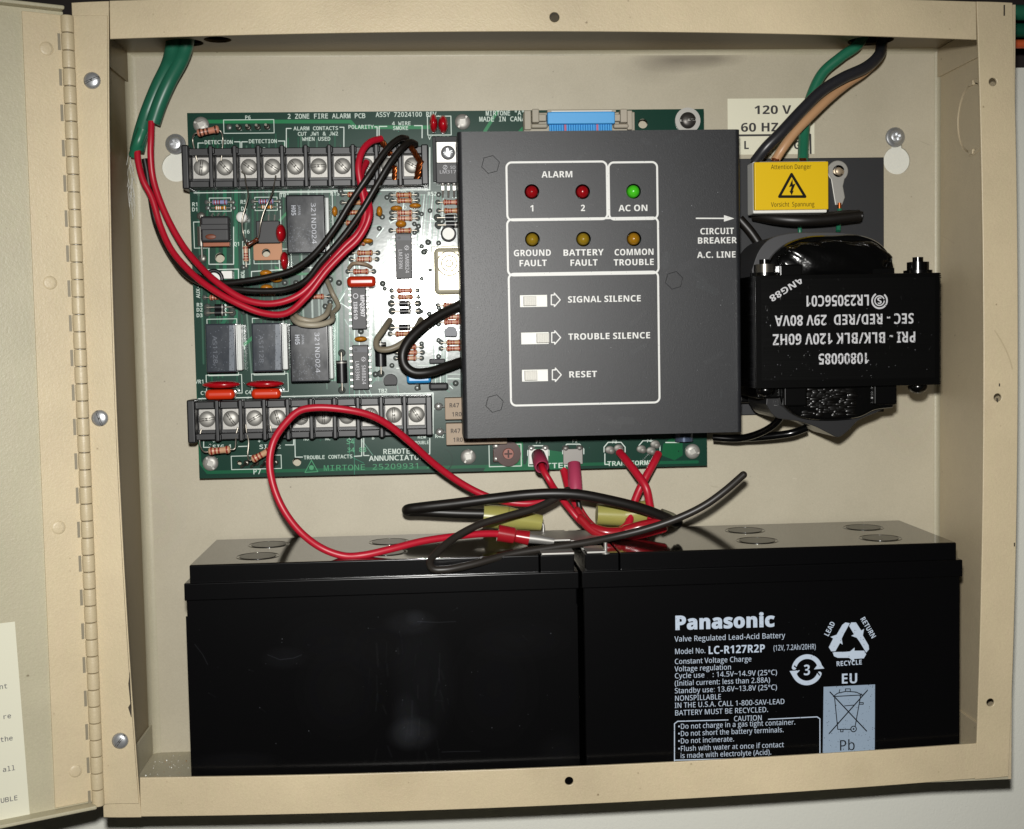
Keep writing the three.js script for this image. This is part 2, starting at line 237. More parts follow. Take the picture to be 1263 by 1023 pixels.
  const lIn = [P(173, 1008), P(142.6, 505), P(133, 2)], lOut = (dx) => [[P(126.5, 1008), P(150, 1008), off(P(173, 1008), dx)], [off(lIn[0], dx), off(lIn[1], dx), off(lIn[2], dx)]];
  part('front_flange', fl(bowed([V(-183.2, P(126, 1008).y, F), V(-178, P(150, 1008).y, F), lIn[0]], lIn, [P(133, 2), V(-178, P(110, 3).y, F), V(-183.2, P(92, 4).y, F)])), M.tan, cab);
  // leaf of the hinge, screwed to the flange
  const leafTop = at(112, 20.5, F).y, leafBot = at(150, 990, F).y;
  const li = [[172, 990], [142.6, 505], [133.2, 20.5]].map(([u, v]) => off(P(u, v), -0.35));
  part('hinge_leaf', plate(bowed([V(-182.6, leafBot, F), V(-177, leafBot, F), li[0]], li, [li[2], V(-177, leafTop, F), V(-182.6, leafTop, F)]), F + 0.02, F + 1.0, 0.2), M.tan, cab);
  const sg = slotHead(3.1, 1.5, 0.8);
  for (const [u, v, a] of [[113.5, 99.5, 0.4], [123, 516, 1.9], [148, 914, 0.9]]) put('flange_screw', sg, [M.zinc, M.slot], cab, at(u, v, F + 1).setZ(F + 1.0), a);
  { const a = P(1239, 6), b = P(1239.6, 19.5); part('flange_slit', box(a.x - 0.3, b.y, F - 0.5, a.x + 0.3, a.y, F + 0.02), M.seam, cab); }
  for (const [u, v, h] of [[1233, 475, 1.2], [1230.5, 494, 1.6], [1251.5, 672, 1.5]]) { const q = at(u, v, F); part('paint_chip', box(q.x - 0.25, q.y - h / 2, F - 0.4, q.x + 0.25, q.y + h / 2, F + 0.03), M.seam, cab); }
  for (const [v0, v1, dx] of [[828, 872, 0.5], [866, 884, 0.9]]) { const y0 = at(160, v1, F).y, y1 = at(160, v0, F).y; part('paint_chip', plate(poly([[OX0 - 0.45, y0], [OX0 - 0.25, y0], [OX0 - 0.25, y1], [OX0 - dx - 0.5, (y0 + 2 * y1) / 3]]), F + 0.9, F + 1.06), M.seam, cab); }
}
// ---------------------------------------------------------------- the piano hinge and the door
const HX = -184.6, HZ = 74.6, HR = 2.25;
const hTop = at(84, 19, HZ).y, hBot = at(125, 994, HZ).y;
const pin = part('hinge_pin', rod(V(HX, hBot + 0.4, HZ), V(HX, hTop - 0.4, HZ), 1.2, 1.2), M.dull, cab);
{
  const n = 46, step = (hTop - hBot) / n, kg = ready(lathe([[0.9, -step / 2 + 0.12], [HR - 0.2, -step / 2 + 0.12], [HR, -step / 2 + 0.4], [HR + 0.04, 0], [HR, step / 2 - 0.4], [HR - 0.2, step / 2 - 0.12], [0.9, step / 2 - 0.12]], 22).rotateX(-Math.PI / 2));
  for (let i = 0; i < n; i++) { const m = put('hinge_knuckle', kg, M.tan, pin, V(HX + (rnd() - 0.5) * 0.12, hTop - (i + 0.5) * step, HZ)); m.rotation.y = rnd() * 6; }
}
const DD = V(-0.887, 0, 0.462), DN = V(0.462, 0, 0.887), DP = V(HX - 1.0, 0, HZ - 1.2);   // along the door, out of the door, a point of its inner face
const doorPt = (s, y, n) => DP.clone().addScaledVector(DD, s).addScaledVector(DN, n).setY(y);
{
  const dTop = onPlane(84, 15, DP, DN).y, dBot = onPlane(118, 989, DP, DN).y;
  const turn = new THREE.Matrix4().makeBasis(DD, UPV, DN.clone().negate());
  const slab = (s0, y0, n0, s1, y1, n1, r = 0.3) => box(s0, y0, -n1, s1, y1, -n0, r).applyMatrix4(turn).translate(DP.x, 0, DP.z);
  const door = part('door', slab(0.6, dBot, -1.2, 350, dTop, 0), M.door, cab);
  part('door_lip', slab(1, dTop - 0.2, -1.2, 350, dTop + 1.2, 4.5, 0.5), M.door, door);
  part('door_lip', slab(1, dBot - 1.2, -1.2, 350, dBot + 0.2, 5.5, 0.5), M.door, door);
  const lt = onPlane(60, 17.5, DP, DN).y, lb = onPlane(100, 990, DP, DN).y;
  part('hinge_leaf', slab(0.2, lb, 0.02, 15.0, lt, 0.9, 0.25), M.tan, door);
  const n = 46, step = (hTop - hBot) / n, slots = []; for (let i = 1; i < n; i += 2) { const y = hTop - (i + 0.5) * step; slots.push(slab(2.1, y - step * 0.47, 0.5, 3.1, y + step * 0.47, 0.96, 0.05)); }
  for (const g of slots) part('leaf_notch', g, M.greyPl, door);
  for (const [u, v, r] of [[57, 60, 2.5], [61.5, 349, 2.5], [72, 651, 2.5], [93, 951.5, 2.4]]) {
    const q = onPlane(u, v, doorPt(0, 0, 0.9), DN), g = lathe([[0, 0.45], [r * 0.6, 0.42], [r * 0.86, 0.3], [r, 0]], 22);
    part('spot_weld', g.applyMatrix4(new THREE.Matrix4().makeBasis(DD.clone().negate(), UPV, DN)).translate(q.x, q.y, q.z), M.tan, door);
  }
  // typed notice on the door
  const n0 = 0.12, corner = onPlane(36.5, 1005, doorPt(0, 0, n0), DN), top = onPlane(18, 767, doorPt(0, 0, n0), DN);
  const W = 190, H = top.y - corner.y, res = 8, c = document.createElement('canvas'); c.width = 800; c.height = Math.round(H * res); const g = c.getContext('2d'); g.fillStyle = '#dddbc6'; g.fillRect(0, 0, 800, c.height); g.fillStyle = '#4a4a50'; g.textAlign = 'right';
  const inward = (u, v) => { const q = onPlane(u, v, doorPt(0, 0, n0), DN), e = top.clone().lerp(corner, (top.y - q.y) / H); return [800 - q.clone().sub(e).dot(DD) * res, (top.y - q.y) * res]; };
  g.font = `${2.5 * res}px monospace`;
  for (const [t, u, v] of [['nt', 9.5, 849], ['re', 14, 886], ['the', 16, 913], ['all', 19, 950], ['UBLE', 22, 987]]) { const [x, y] = inward(u, v); g.fillText(t, x, y); }
  const sT = top.clone().sub(DP).dot(DD), sB = corner.clone().sub(DP).dot(DD), pos = [], uv = [], P4 = [[sT, top.y, 1], [sB, corner.y, 0]];
  const vert = (s, y, n) => doorPt(s, y, n).toArray();
  const a = vert(sT, top.y, n0), b = vert(sB, corner.y, n0), d = vert(sT + 100, top.y, n0), e = vert(sB + 100, corner.y, n0);
  const gg = new THREE.BufferGeometry(); gg.setAttribute('position', new THREE.BufferAttribute(new Float32Array([...a, ...d, ...b, ...d, ...e, ...b]), 3)); gg.setAttribute('uv', new THREE.BufferAttribute(new Float32Array([1, 1, 0, 1, 1, 0, 0, 1, 0, 0, 1, 0]), 2)); gg.computeVertexNormals();
  const sheet = part('paper_notice', gg, new THREE.MeshPhysicalMaterial({ map: srgb(new THREE.CanvasTexture(c)), roughness: 0.85 }), scene, true);
  tag(sheet, 'cream typed paper notice stuck inside the open door', 'notice');
}
// ---------------------------------------------------------------- mounting screws in the keyholes, sticker, crumbs
{
  const hg = ready([minus(lathe([[0, 0], [4.3, 0], [4.3, 0.5], [3.9, 1.0], [2.9, 1.25], [2.7, 2.2], [2.2, 2.7], [0, 2.8]], 28), [box(-1.6, -0.5, 1.4, 1.6, 0.5, 4), box(-0.5, -1.6, 1.41, 0.5, 1.6, 4.01)])]);
  for (const [u, v, l] of [[216, 177.5, 'zinc pan screw above the keyhole beside the green cables'], [1105, 169, 'zinc pan screw above the keyhole beside the black mounting plate']]) { const q = at(u, v, 1); const o = thing('mounting_screw', l, 'screw', V(q.x, q.y, 0)); put('screw_head', hg, M.zinc, o, V(q.x, q.y, 0.05), 0.3); part('screw_shank', rod(V(q.x, q.y, -1.5), V(q.x, q.y, 0.2), 1.9), M.zinc, o); }
  const s = sheetPx(898, 121, 1004.5, 191, 0.15, 14, '#e0ddc6'), ink = '#2e2c2c';
  s.text('120 V', 953, 135.3, 10.4, { w: 47, color: ink }); s.text('60 HZ', 937, 157, 10.6, { w: 48, color: ink });
  s.line([[900, 167.3], [999.5, 166.2], [1000, 191]], 2.4, ink); s.text('L', 920.5, 179, 10, { color: ink }); s.text('G', 983.5, 179, 10, { color: ink });
  tag(part('voltage_label', planar(box(s.x0, s.y0, 0.02, s.x1, s.y1, 0.15), s.x0, s.y0, s.x1, s.y1), new THREE.MeshPhysicalMaterial({ map: s.tex(), roughness: 0.55 }), scene, true), 'cream sticker reading 120 V 60 HZ on the back panel', 'label');
  const crumbs = []; for (let i = 0; i < 90; i++) { const x = IX0 + 3 + rnd() * 22, z = 4 + rnd() * 52, r = 0.12 + 0.35 * rnd() * rnd(); crumbs.push(new THREE.TetrahedronGeometry(r, 0).rotateX(rnd() * 6).rotateY(rnd() * 6).translate(x, IY0 + r * 0.5, z)); }
  tag(part('crumbs', crumbs.slice(0, 60), M.white), 'pale crumbs of grit in the bottom corner of the cabinet', 'grit', null, 'stuff');
  tag(part('crumbs', crumbs.slice(60), mat('#9a7446', 0.8)), 'brown crumbs of grit in the bottom corner of the cabinet', 'grit', null, 'stuff');
  const web = []; for (let i = 0; i < 26; i++) { const u = 158 + rnd() * 8, v = 186 + rnd() * 60, z = 2 + rnd() * 6; web.push(tube([[u, v, z], [u + (rnd() - 0.5) * 6, v + 8 * rnd(), z + 2 * rnd()], [u + (rnd() - 0.5) * 9, v + 14 + 12 * rnd(), 1 + z * rnd()]], 0.05 + 0.05 * rnd(), 6, 4)); }
  tag(part('cobweb', web, M.white), 'dusty cobweb in the corner under the green cables', 'cobweb', null, 'stuff');
}
// ---------------------------------------------------------------- the circuit board and everything soldered to it
const ZP = 12, BX0 = -154.2, BX1 = 61.8, BY0 = 34.0, BY1 = 185.8;
const pcb = thing('circuit_board', 'green printed circuit board crowded with relays, chips and screw terminals', 'circuit board', V(-46, BY0, 2));
const bp = (u, v, z = ZP) => at(u, v, z);
{
  const rs0 = new Sheet(BX0, BY0, BX1, BY1, ZP, 4.7, 'rgb(85,85,85)'), s = new Sheet(BX0, BY0, BX1, BY1, ZP, 9.4, '#0f372b'), g = s.g, ink = '#d3ddd4', tr = '#1c7a4a', dk = '#0c3a2b';
  const plainLine = s.line.bind(s); s.line = (pts, w, color) => { plainLine(pts, w, color); const k = color === ink ? 200 : 48 + Math.floor(rnd() * 85); rs0.line(pts, w * 1.1, `rgb(${k},${k},${k})`); };   // tracks and print shine less evenly than the bare mask
  // copper under the solder mask
  for (let i = 0; i < 26; i++) { const u = 243 + i * 8 + rnd() * 5; if (u < 430) s.line([[u, 165 + rnd() * 20], [u, 250 + rnd() * 60], [u + 8 * (rnd() - 0.5), 262 + rnd() * 120], [u + 6, 420 + rnd() * 70]], 1.1 + rnd() * 1.6, rnd() < 0.5 ? '#14563a' : '#12503a'); }
  s.line([[250, 150], [432, 150], [438, 157], [530, 157]], 4.5, tr); s.line([[236, 405], [246, 570], [256, 583], [860, 570]], 4, '#145a3c');
  for (const [a, b] of [[[618, 130], [598, 162]], [[655, 148], [636, 168]]]) s.line([a, b], 4, tr);
  for (const [u, v] of [[291, 0], [277, 0]]) s.line([[u, 225], [u, 395], [u - 4, 402]], 4.5, '#17684a');
  s.line([[358, 258], [345, 272], [338, 280]], 3, tr); s.line([[312, 416], [296, 430]], 4, tr); s.line([[340, 330], [352, 338], [410, 338]], 3, tr);
  s.area([[655, 552], [648, 574], [600, 574], [596, 582], [700, 580], [708, 560]], '#12633f'); s.area([[828, 540], [842, 546], [842, 562], [832, 568], [816, 562], [818, 548]], '#0f5a36'); s.area([[636, 545], [645, 545], [645, 575], [632, 575]], tr);
  for (let i = 0; i < 14; i++) { const y = 232 + i * 18, x = 425 + 6 * (i % 3); s.line([[x, y], [x + 6, y + 10], [x + 6, y + 70 + rnd() * 60], [x + 22 + rnd() * 12, y + 90 + rnd() * 60]], 0.8, '#2f7d62'); }
  for (let i = 0; i < 9; i++) { s.line([[462 + i * 2.4, 345 - i * 5], [478 + i * 2.2, 330 - i * 5], [478 + i * 2.2, 296]], 0.8, '#3a866c'); s.line([[430 - i * 2.6, 350 + i * 6], [418 - i * 1.2, 365 + i * 6], [418 - i * 1.2, 470]], 0.9, '#2f7d62'); s.line([[470 - i * 1.8, 355 + i * 2], [470 - i * 1.8, 470]], 0.7, '#367f66'); s.line([[520 + i * 3.4, 240], [514 + i * 3.4, 300 + i * 3], [535 + i * 2, 345 + i * 8], [535 + i * 2, 480]], 0.7, '#3c866b'); }
  for (let i = 0; i < 60; i++) { const u = 425 + rnd() * 138, v = 240 + rnd() * 240; s.line([[u, v], [u + (rnd() - 0.5) * 26, v + (rnd() - 0.5) * 26]], 0.8, '#37846a'); }
  for (let i = 0; i < 260; i++) { const u = 240 + rnd() * 620, v = 150 + rnd() * 430; s.dot(u, v, 0.5 + 0.6 * rnd(), i % 2 ? '#145540' : '#0b3325'); }
  // silkscreen
  const T = (t, u, v, h, o = {}) => s.text(t, u, v, h, { font: 'monospace', weight: 'bold', color: ink, ...o });
  T('2 ZONE FIRE ALARM PCB', 402.5, 143, 5.6, { w: 94 }); T('ASSY 72024100 REV.', 503, 141, 5.6, { w: 78 }); T('MIRTONE "A"', 623, 139.3, 5.6, { w: 48 }); T('MADE IN CANADA', 624, 146.5, 5.6, { w: 66 });
  T('P6', 305.5, 145, 4.2); s.frame(275.5, 148, 338, 164, 0, 1, ink);
  T('ALARM CONTACTS', 389.5, 158.3, 4.6, { w: 54 }); T('CUT JW1 & JW2', 392, 165, 4.6, { w: 49 }); T('WHEN USED', 390, 171.2, 4.6, { w: 34 }); s.line([[353, 184], [353, 158.5], [359, 158.5]], 1, ink); s.line([[419, 157], [424, 157], [424, 182]], 1, ink);
  T('POLARITY', 445, 156.5, 4.6, { w: 31 }); s.line([[462, 156.5], [465, 156.5], [465, 168]], 1, ink); s.line([[467.5, 168], [467.5, 156], [477, 156]], 1, ink); T('4 WIRE', 495, 152.3, 4.6, { w: 23 }); T('SMOKE', 494, 158, 4.6, { w: 19 }); s.line([[511, 155], [520.5, 155], [520.5, 170]], 1, ink);
  T('DETECTION', 269.5, 175.2, 4.6, { w: 34 }); s.line([[244, 187], [244, 176.5], [251, 176.5]], 1, ink); s.line([[289, 175], [296, 175], [296, 186]], 1, ink); T('DETECTION', 324, 174.2, 4.6, { w: 34 }); s.line([[298, 186], [298, 175], [305, 175]], 1, ink); s.line([[343, 174], [351, 174], [351, 184]], 1, ink);
  for (const [t, u] of [['+', 254], ['-', 284], ['+', 311], ['P', 326], ['NC', 369], ['NO', 396], ['C', 416], ['+', 431]]) T(t, u, 184, 4);
  s.frame(527, 143.5, 556.5, 166.5, 0, 1.2, ink); T('V 4 VR5', 541, 170, 4, { w: 26 });
  s.line([[239, 238], [530, 234]], 1, ink); s.line([[530, 234], [530, 182]], 1, ink); T('TB1', 351, 241, 4.6);
  for (const [u0, v0, u1, v1] of [[258, 244.5, 285, 260.5], [314, 243.5, 342, 259.5], [238.5, 274, 256, 306], [299, 298, 308, 326], [312.5, 300, 344, 325], [344, 307.5, 359.5, 332], [255, 394, 294, 463], [311, 393, 351, 462], [254, 463, 298.5, 485], [310, 461.5, 355.5, 483], [345, 238, 412, 330]]) s.frame(u0, v0, u1, v1, 0, 1, ink);
  s.line([[257.5, 302], [257.5, 326], [288, 326], [288, 280]], 1, ink); s.line([[252, 333], [294, 332], [294, 345]], 1, ink); s.line([[310, 345], [310, 335], [360, 332]], 1, ink);
  for (const [t, u, v] of [['R1', 240.5, 252], ['D1', 240.5, 258.5], ['R5', 300, 249], ['D5', 301, 257.5], ['C1', 251, 271], ['Q1', 292, 301], ['16', 304, 286], ['R3', 246, 376], ['D2', 246, 382], ['D3', 246, 389], ['K1', 299, 429], ['K2', 355, 428], ['VR1', 246, 471], ['C1', 251, 485], ['C4', 306, 484], ['TB2', 472, 482], ['R52', 533, 239], ['R13', 413, 239], ['L2', 538, 424], ['R41', 541, 503], ['R42', 542, 538]]) T(t, u, v, 4.6);
  T('AUX-', 244, 360, 4.6, { rot: -90 }); T('SEC', 245, 325, 4.6, { rot: -90 }); T('MOL', 299, 339, 4.6, { rot: -90 }); T('2', 298, 349, 4.6);
  s.line([[244, 492], [400, 488], [534, 485]], 1, ink); s.line([[534, 485], [534, 535]], 1, ink);
  for (const [t, u] of [['+', 263.5], ['+', 319.5]]) T(t, u, 544.5, 4.5); T('SIG 1', 274, 551.5, 4.8, { w: 24 }); T('SIG 2', 333, 551, 5, { w: 27 });
  s.line([[251, 543], [251, 552], [259, 552]], 1, ink); s.line([[294, 551], [306, 550.5], [306, 541]], 1, ink); s.line([[352, 549], [362, 549], [362, 541]], 1, ink); s.line([[363.5, 541], [364, 564], [373, 564]], 1, ink);
  T('NO', 377.5, 541.5, 4); T('NC', 404, 541, 4); T('C', 431.5, 540.5, 4); T('TROUBLE CONTACTS', 404.5, 564, 4.6, { w: 60 }); s.line([[437, 563], [446, 562.5], [446, 541]], 1, ink); s.line([[448.5, 541], [448.5, 562], [455, 562]], 1, ink);
  T('B', 460, 540, 4); T('REMOTE', 489, 557, 6, { w: 34 }); T('ANNUNCIATOR', 489, 565, 6, { w: 68 }); T('REM', 520, 539, 4.2); T('TROUBLE', 519, 546.3, 3.8, { w: 20 }); s.line([[503, 536], [503, 548], [509, 548]], 1, ink); s.line([[530, 541], [530, 560], [524, 561.5]], 1, ink);
  s.frame(285, 563, 347, 578, 0, 1, ink); T('P7', 317, 582, 6); s.text('MIRTONE 25209931 2', 466, 576, 7, { font: 'monospace', weight: 'normal', color: '#4d9a6e', w: 134 }); s.text('S4', 432, 545, 6, { font: 'monospace', color: '#5ba57c' }); s.text('34 88', 440, 555, 5.6, { font: 'monospace', color: '#5ba57c', w: 24 });
  s.line([[376, 583], [384, 568], [392, 582], [376, 583]], 1, '#4d9a6e'); s.dot(384, 577, 3, '#4d9a6e'); s.ring(543, 568, 15, 1, '#0c2c20', -1.2, 1.6);
  // battery and transformer legends
  for (const u of [664, 707, 758, 801]) { const v = 566 - (u - 664) * 0.045; s.line([[u - 13, v - 4], [u - 13, v - 10], [u - 8, v - 16], [u + 8, v - 16], [u + 13, v - 10], [u + 13, v - 4]], 1.2, ink); }
  T('BATTERY', 684, 574.5, 6, { w: 52 }); s.line([[652, 563], [652, 575], [658, 575]], 1.2, ink); T('TRANSFORMER', 780, 571.5, 5.8, { w: 64 }); s.line([[746, 560], [746, 573], [751, 573]], 1.2, ink);
  T('P1', 664, 545, 4); T('P2', 709, 544, 4); T('P3', 758, 545, 4); T('P4', 801, 544, 4); s.frame(603, 549, 643, 575, 0, 1.2, ink); s.line([[821, 546], [838, 546]], 1.2, ink);
  for (let i = 0; i < 9; i++) s.ring(490 + (i % 3) * 9, 238 + Math.floor(i / 3) * 9, 2, 0.6, ink);
  for (let i = 0; i < 40; i++) { const u = 480 + rnd() * 84, v = 238 + rnd() * 242; s.line([[u, v], [u + 12 + rnd() * 10, v]], 0.7, '#b9cbbd'); }
  const sub = rectShape(BX0, BY0, BX1, BY1);
  for (const [u, v, r] of [[271, 318, 2.0], [793, 152.5, 2.0], [366, 570, 1.8], [328, 313, 1.7], [295, 571, 1.0]]) { const q = bp(u, v); holeIn(sub, q.x, q.y, r); }
  const m = new THREE.MeshPhysicalMaterial({ map: s.tex(), roughness: 1.25, roughnessMap: rs0.tex(), ior: 1.6, clearcoat: 0.45, clearcoatRoughness: 0.27, bumpMap: peel, bumpScale: 0.000015 });
  const sb = part('substrate', planar(plate(sub, ZP - 1.6, ZP), BX0, BY0, BX1, BY1), m, pcb, true);
  const so = []; for (const [u, v] of [[248, 152], [570, 152], [259, 571], [577, 563], [854, 557], [848, 147]]) { const q = bp(u, v); so.push(rod(V(q.x, q.y, 0.02), V(q.x, q.y, ZP - 1.6), 3, 3, 12)); }
  part('standoff', so, M.zinc, pcb);
}
// screws that hold the board
{
  const h = squareHead(3.3, 1.7, 0.8);
  for (const [u, v, a] of [[248, 154, 1.9], [570.5, 150.5, 0], [259.5, 571.5, 1.2], [577.5, 563.5, 0.1], [854, 557, 2.0]]) put('board_screw', h, M.dull, pcb, bp(u, v, ZP + 0.01), a);
  const q = bp(848, 149, ZP), w = part('washer', rod(V(q.x, q.y, ZP), V(q.x, q.y, ZP + 0.8), 5.4, 5.4, 26), M.dull, pcb); put('washer_screw', slotHead(3.5, 2, 0.9), [mat('#4a4744', 0.4, { metalness: 0.6 }), M.nickel], w, V(q.x, q.y, ZP + 0.8), 0.05);
}
// solder joints: small ones joined into one part
const joints = [], jdome = (u, v, r = 1.1, h = 0.45) => { const q = bp(u, v); joints.push(ball(q.x, q.y, ZP, r, r, h, 10)); };
// ---- screw terminal strips
function terminalStrip(u0, v0, u9, v9, angles, extraL, extraR) {
  const a = bp(u0, v0, 19), b = bp(u9, v9, 19), y = (a.y + b.y) / 2, pitch = (b.x - a.x) / 9, x0 = a.x - pitch / 2, x1 = b.x + pitch / 2, t = [];
  t.push(box(x0, y - 8.6, ZP, x1, y + 8, 16, 0.4), box(x0, y + 4.6, 15, x1, y + 7.6, 20.6, 0.4), box(x0, y - 8.3, 15, x1, y - 5.6, 20.6, 0.4), box(x0 - extraL, y - 9.2, ZP, x0 + 0.9, y + 8.6, 24, 0.7), box(x1 - 0.9, y - 8.4, ZP, x1 + extraR, y + 8, 23.4, 0.6));
  const body = part('terminal_block', t, M.block, pcb), bar = ready([box(-0.85, -8.8, 3, 0.85, 8.3, 11, 0.5), box(-1.5, 5, 3, 1.5, 7.9, 9.6, 0.6), box(-1.4, -8.6, 3, 1.4, -5.8, 9.6, 0.6)]);
  for (let i = 1; i < 10; i++) put('barrier', bar, M.block, body, V(x0 + i * pitch, y, ZP + 0.4));
  const pg = ready(box(-3.55, -4.4, 0, 3.55, 4.4, 0.9, 0.25)), sg = slotHead(3.35, 1.7, 1.15);
  for (let i = 0; i < 10; i++) { const x = a.x + i * pitch; put('contact_plate', pg, M.plateM, body, V(x, y, 16.3)); put('terminal_screw', sg, [M.dull, M.slot], body, V(x + (rnd() - 0.5) * 0.4, y + 0.2, 17.25), angles[i]); }
  return { x: (i) => a.x + i * pitch, y };
}
terminalStrip(247.4, 208.3, 508, 202.5, [1.45, -0.85, -0.66, -0.6, -0.85, 0.02, -0.8, -0.7, 1.2, -0.5], 2.0, 2.0);
terminalStrip(254.9, 516.5, 513.6, 514, [0.1, -1.0, 0.5, -1.3, -0.4, 1.5, -0.5, 1.2, 1.57, -1.0], 2.4, 1.8);
// ---- builders for the small parts
const pBox = (u0, v0, u1, v1, z0, z1, r = 0.3) => { const a = at(u0, v1, z1), b = at(u1, v0, z1); return box(a.x, a.y, z0, b.x, b.y, z1, r); };   // photo rectangle of the top face
const resBody = ready(lathe([[0, -3.3], [0.7, -3.28], [1.15, -2.9], [1.2, -2.2], [0.98, -1.6], [0.95, 0], [0.98, 1.6], [1.2, 2.2], [1.15, 2.9], [0.7, 3.28], [0, 3.3]], 14).rotateY(Math.PI / 2));
const ringAt = (x, r) => rod(V(x - 0.26, 0, 0), V(x + 0.26, 0, 0), r, r, 14);
const resBands = ready([ringAt(-2.3, 1.23), ringAt(-1.2, 1.02), ringAt(-0.1, 1.0), ringAt(2.3, 1.23)]);
const resLead = ready([rod(V(-5.4, 0, 0), V(5.4, 0, 0), 0.28), ball(-5.4, 0, -0.5, 0.35), ball(5.4, 0, -0.5, 0.35)]);
const blue = mat('#8a92b8', 0.35), bodies = [M.resistor, mat('#b98a62', 0.35), mat('#c7a184', 0.35)];
function resistor(u, v, opt = {}) { const q = bp(u, v, ZP + 1.5).setZ(ZP + 1.5), m = put('resistor', resBody, opt.m ?? bodies[Math.floor(rnd() * 3)], pcb, q, opt.rz ?? 0, opt.s ?? 1); put('colour_band', resBands, opt.b ?? M.band, m, ZERO); put('lead', resLead, M.lead, m, ZERO); const c = Math.cos(opt.rz ?? 0) * 16, n = -Math.sin(opt.rz ?? 0) * 16; jdome(u - c, v - n); jdome(u + c, v + n); return m; }
for (const [u, v] of [[498, 240.5], [499, 247.5], [499, 262.5], [499, 269.5], [498, 284.5], [449, 320], [445, 335], [499, 358.5], [500, 366.5], [497, 412], [504, 428], [505, 435], [504, 442], [556, 249.5], [557, 260], [556, 376.5], [558, 391], [557, 397.5], [560, 422.5], [560, 430], [268, 367], [390, 366], [330, 362]]) resistor(u, v);
for (const [u, v] of [[271, 249.5], [328, 248.5]]) { resistor(u, v, { m: blue, b: M.band, s: 0.95 }); resistor(u + 1, v + 7, { m: M.ochre, b: M.white, s: 0.7 }); }
for (const [u, v] of [[438, 240], [438, 250], [437, 262], [436, 275], [441, 300], [450, 312], [330, 377]]) resistor(u, v, { m: bodies[1] });
resistor(303, 313, { rz: Math.PI / 2, m: bodies[2] });
function diode(u, v, len, r, rz = 0) { const q = bp(u, v, ZP + r).setZ(ZP + r + 0.2); const g = (x0, x1, rr) => rod(V(x0, 0, 0), V(x1, 0, 0), rr, rr, 16); const m = put('diode', ready([g(-len / 2, len / 2, r)]), M.blackPl, pcb, q, rz); put('cathode_band', ready(g(len / 2 - 1.1, len / 2 - 0.5, r + 0.03)), M.dull, m, ZERO); put('lead', ready([g(-len / 2 - 3.4, len / 2 + 3.4, 0.36), ball(-len / 2 - 3.2, 0, -r * 0.6, 0.6), ball(len / 2 + 3.2, 0, -r * 0.6, 0.6)]), M.lead, m, ZERO); const px = (len / 2 + 3.3) * 2.9; jdome(u - px * Math.cos(rz), v + px * Math.sin(rz), 1.6, 1); jdome(u + px * Math.cos(rz), v - px * Math.sin(rz), 1.6, 1); }
diode(421.5, 458.5, 9.2, 2.3, Math.PI / 2); diode(469.5, 437, 10, 2.4, Math.PI / 2); for (const [u, v] of [[499, 374.5], [500, 384], [499, 404], [556, 268.5], [557, 277.5]]) diode(u, v, 4.8, 1.25); diode(271, 379, 4, 1.3); diode(271, 386, 4, 1.3);
const beads = { o: M.ochre, d: M.redDisc };
function bead(u, v, ru, rv, h, m, name = 'ceramic_capacitor') { const q = bp(u, v, ZP + h / 2); part(name, ball(q.x, q.y, ZP + 0.6 + h / 2, ru, rv, h / 2 + 0.3, 20), m, pcb); }
for (const [u, v, a, b, h] of [[413, 261, 1.25, 2.2, 4.5], [468, 261, 1.3, 2.2, 4.5], [489, 257.3, 2.5, 1.2, 4.5], [512, 254, 2.5, 1.15, 4.5], [494.5, 276.3, 2.3, 1.6, 5], [453.5, 297.3, 2.3, 1.1, 4], [424, 295.5, 2.3, 1.1, 4], [445, 418.3, 2.7, 1.2, 4.5], [328, 337, 2.6, 1.4, 4.5], [329, 355, 2.6, 1.4, 4.5], [341, 345, 2.6, 1.3, 4]]) bead(u, v, a, b, h, M.ochre);
for (const [u, v, a, b, h] of [[534.5, 152.5, 1.75, 3.9, 9], [546.5, 154, 2.1, 3.7, 9], [346.5, 288, 2.1, 3.8, 9], [351, 322, 1.8, 3.8, 9], [273, 474.5, 7.9, 1.65, 9], [327, 473.5, 7.9, 1.65, 9]]) bead(u, v, a, b, h, M.redDisc, 'varistor_disc');
for (const [u, v, w, d, h] of [[270.5, 487, 12.2, 4.2, 9], [327.5, 486, 12.2, 4.2, 9], [445.5, 347.3, 12, 4.6, 11]]) { const q = bp(u, v, ZP + h); part('film_capacitor', box(q.x - w / 2, q.y - d / 2, ZP + 1, q.x + w / 2, q.y + d / 2, ZP + h, 1.9, 4), u > 400 ? M.rust : M.orange, pcb); }
// ---- integrated circuits
const pinGeo = ready([box(-0.75, -0.4, 0, 0.45, 0.4, 0.3), box(-0.75, -0.4, -2.2, -0.45, 0.4, 0.3), box(-0.7, -0.22, -3.0, -0.5, 0.22, -2.1)]);
function chip(u0, v0, u1, v1, label) {
  const z1 = ZP + 4.4, a = at(u0, v1, z1), b = at(u1, v0, z1), body = part('chip', [box(a.x, a.y, ZP + 1.1, b.x, b.y, z1, 0.35)], M.chip, pcb), L = b.y - a.y;
  for (let i = 0; i < 7; i++) for (const s of [-1, 1]) { const m = put('pin', pinGeo, M.nickel, body, V(s < 0 ? a.x - 0.35 : b.x + 0.35, a.y + L * (i + 0.55) / 7.1, ZP + 2.8)); if (s > 0) m.rotation.y = Math.PI; }
  const s = new Sheet(a.x + 0.4, a.y + 0.4, b.x - 0.4, b.y - 0.4, z1, 24, '#2b2b2d'), C = [(u0 + u1) / 2, (v0 + v1) / 2];
  label(s, C); s.face('printed_top', body, new THREE.MeshPhysicalMaterial({ map: s.tex(), roughness: 0.5 }), 0.02);
}
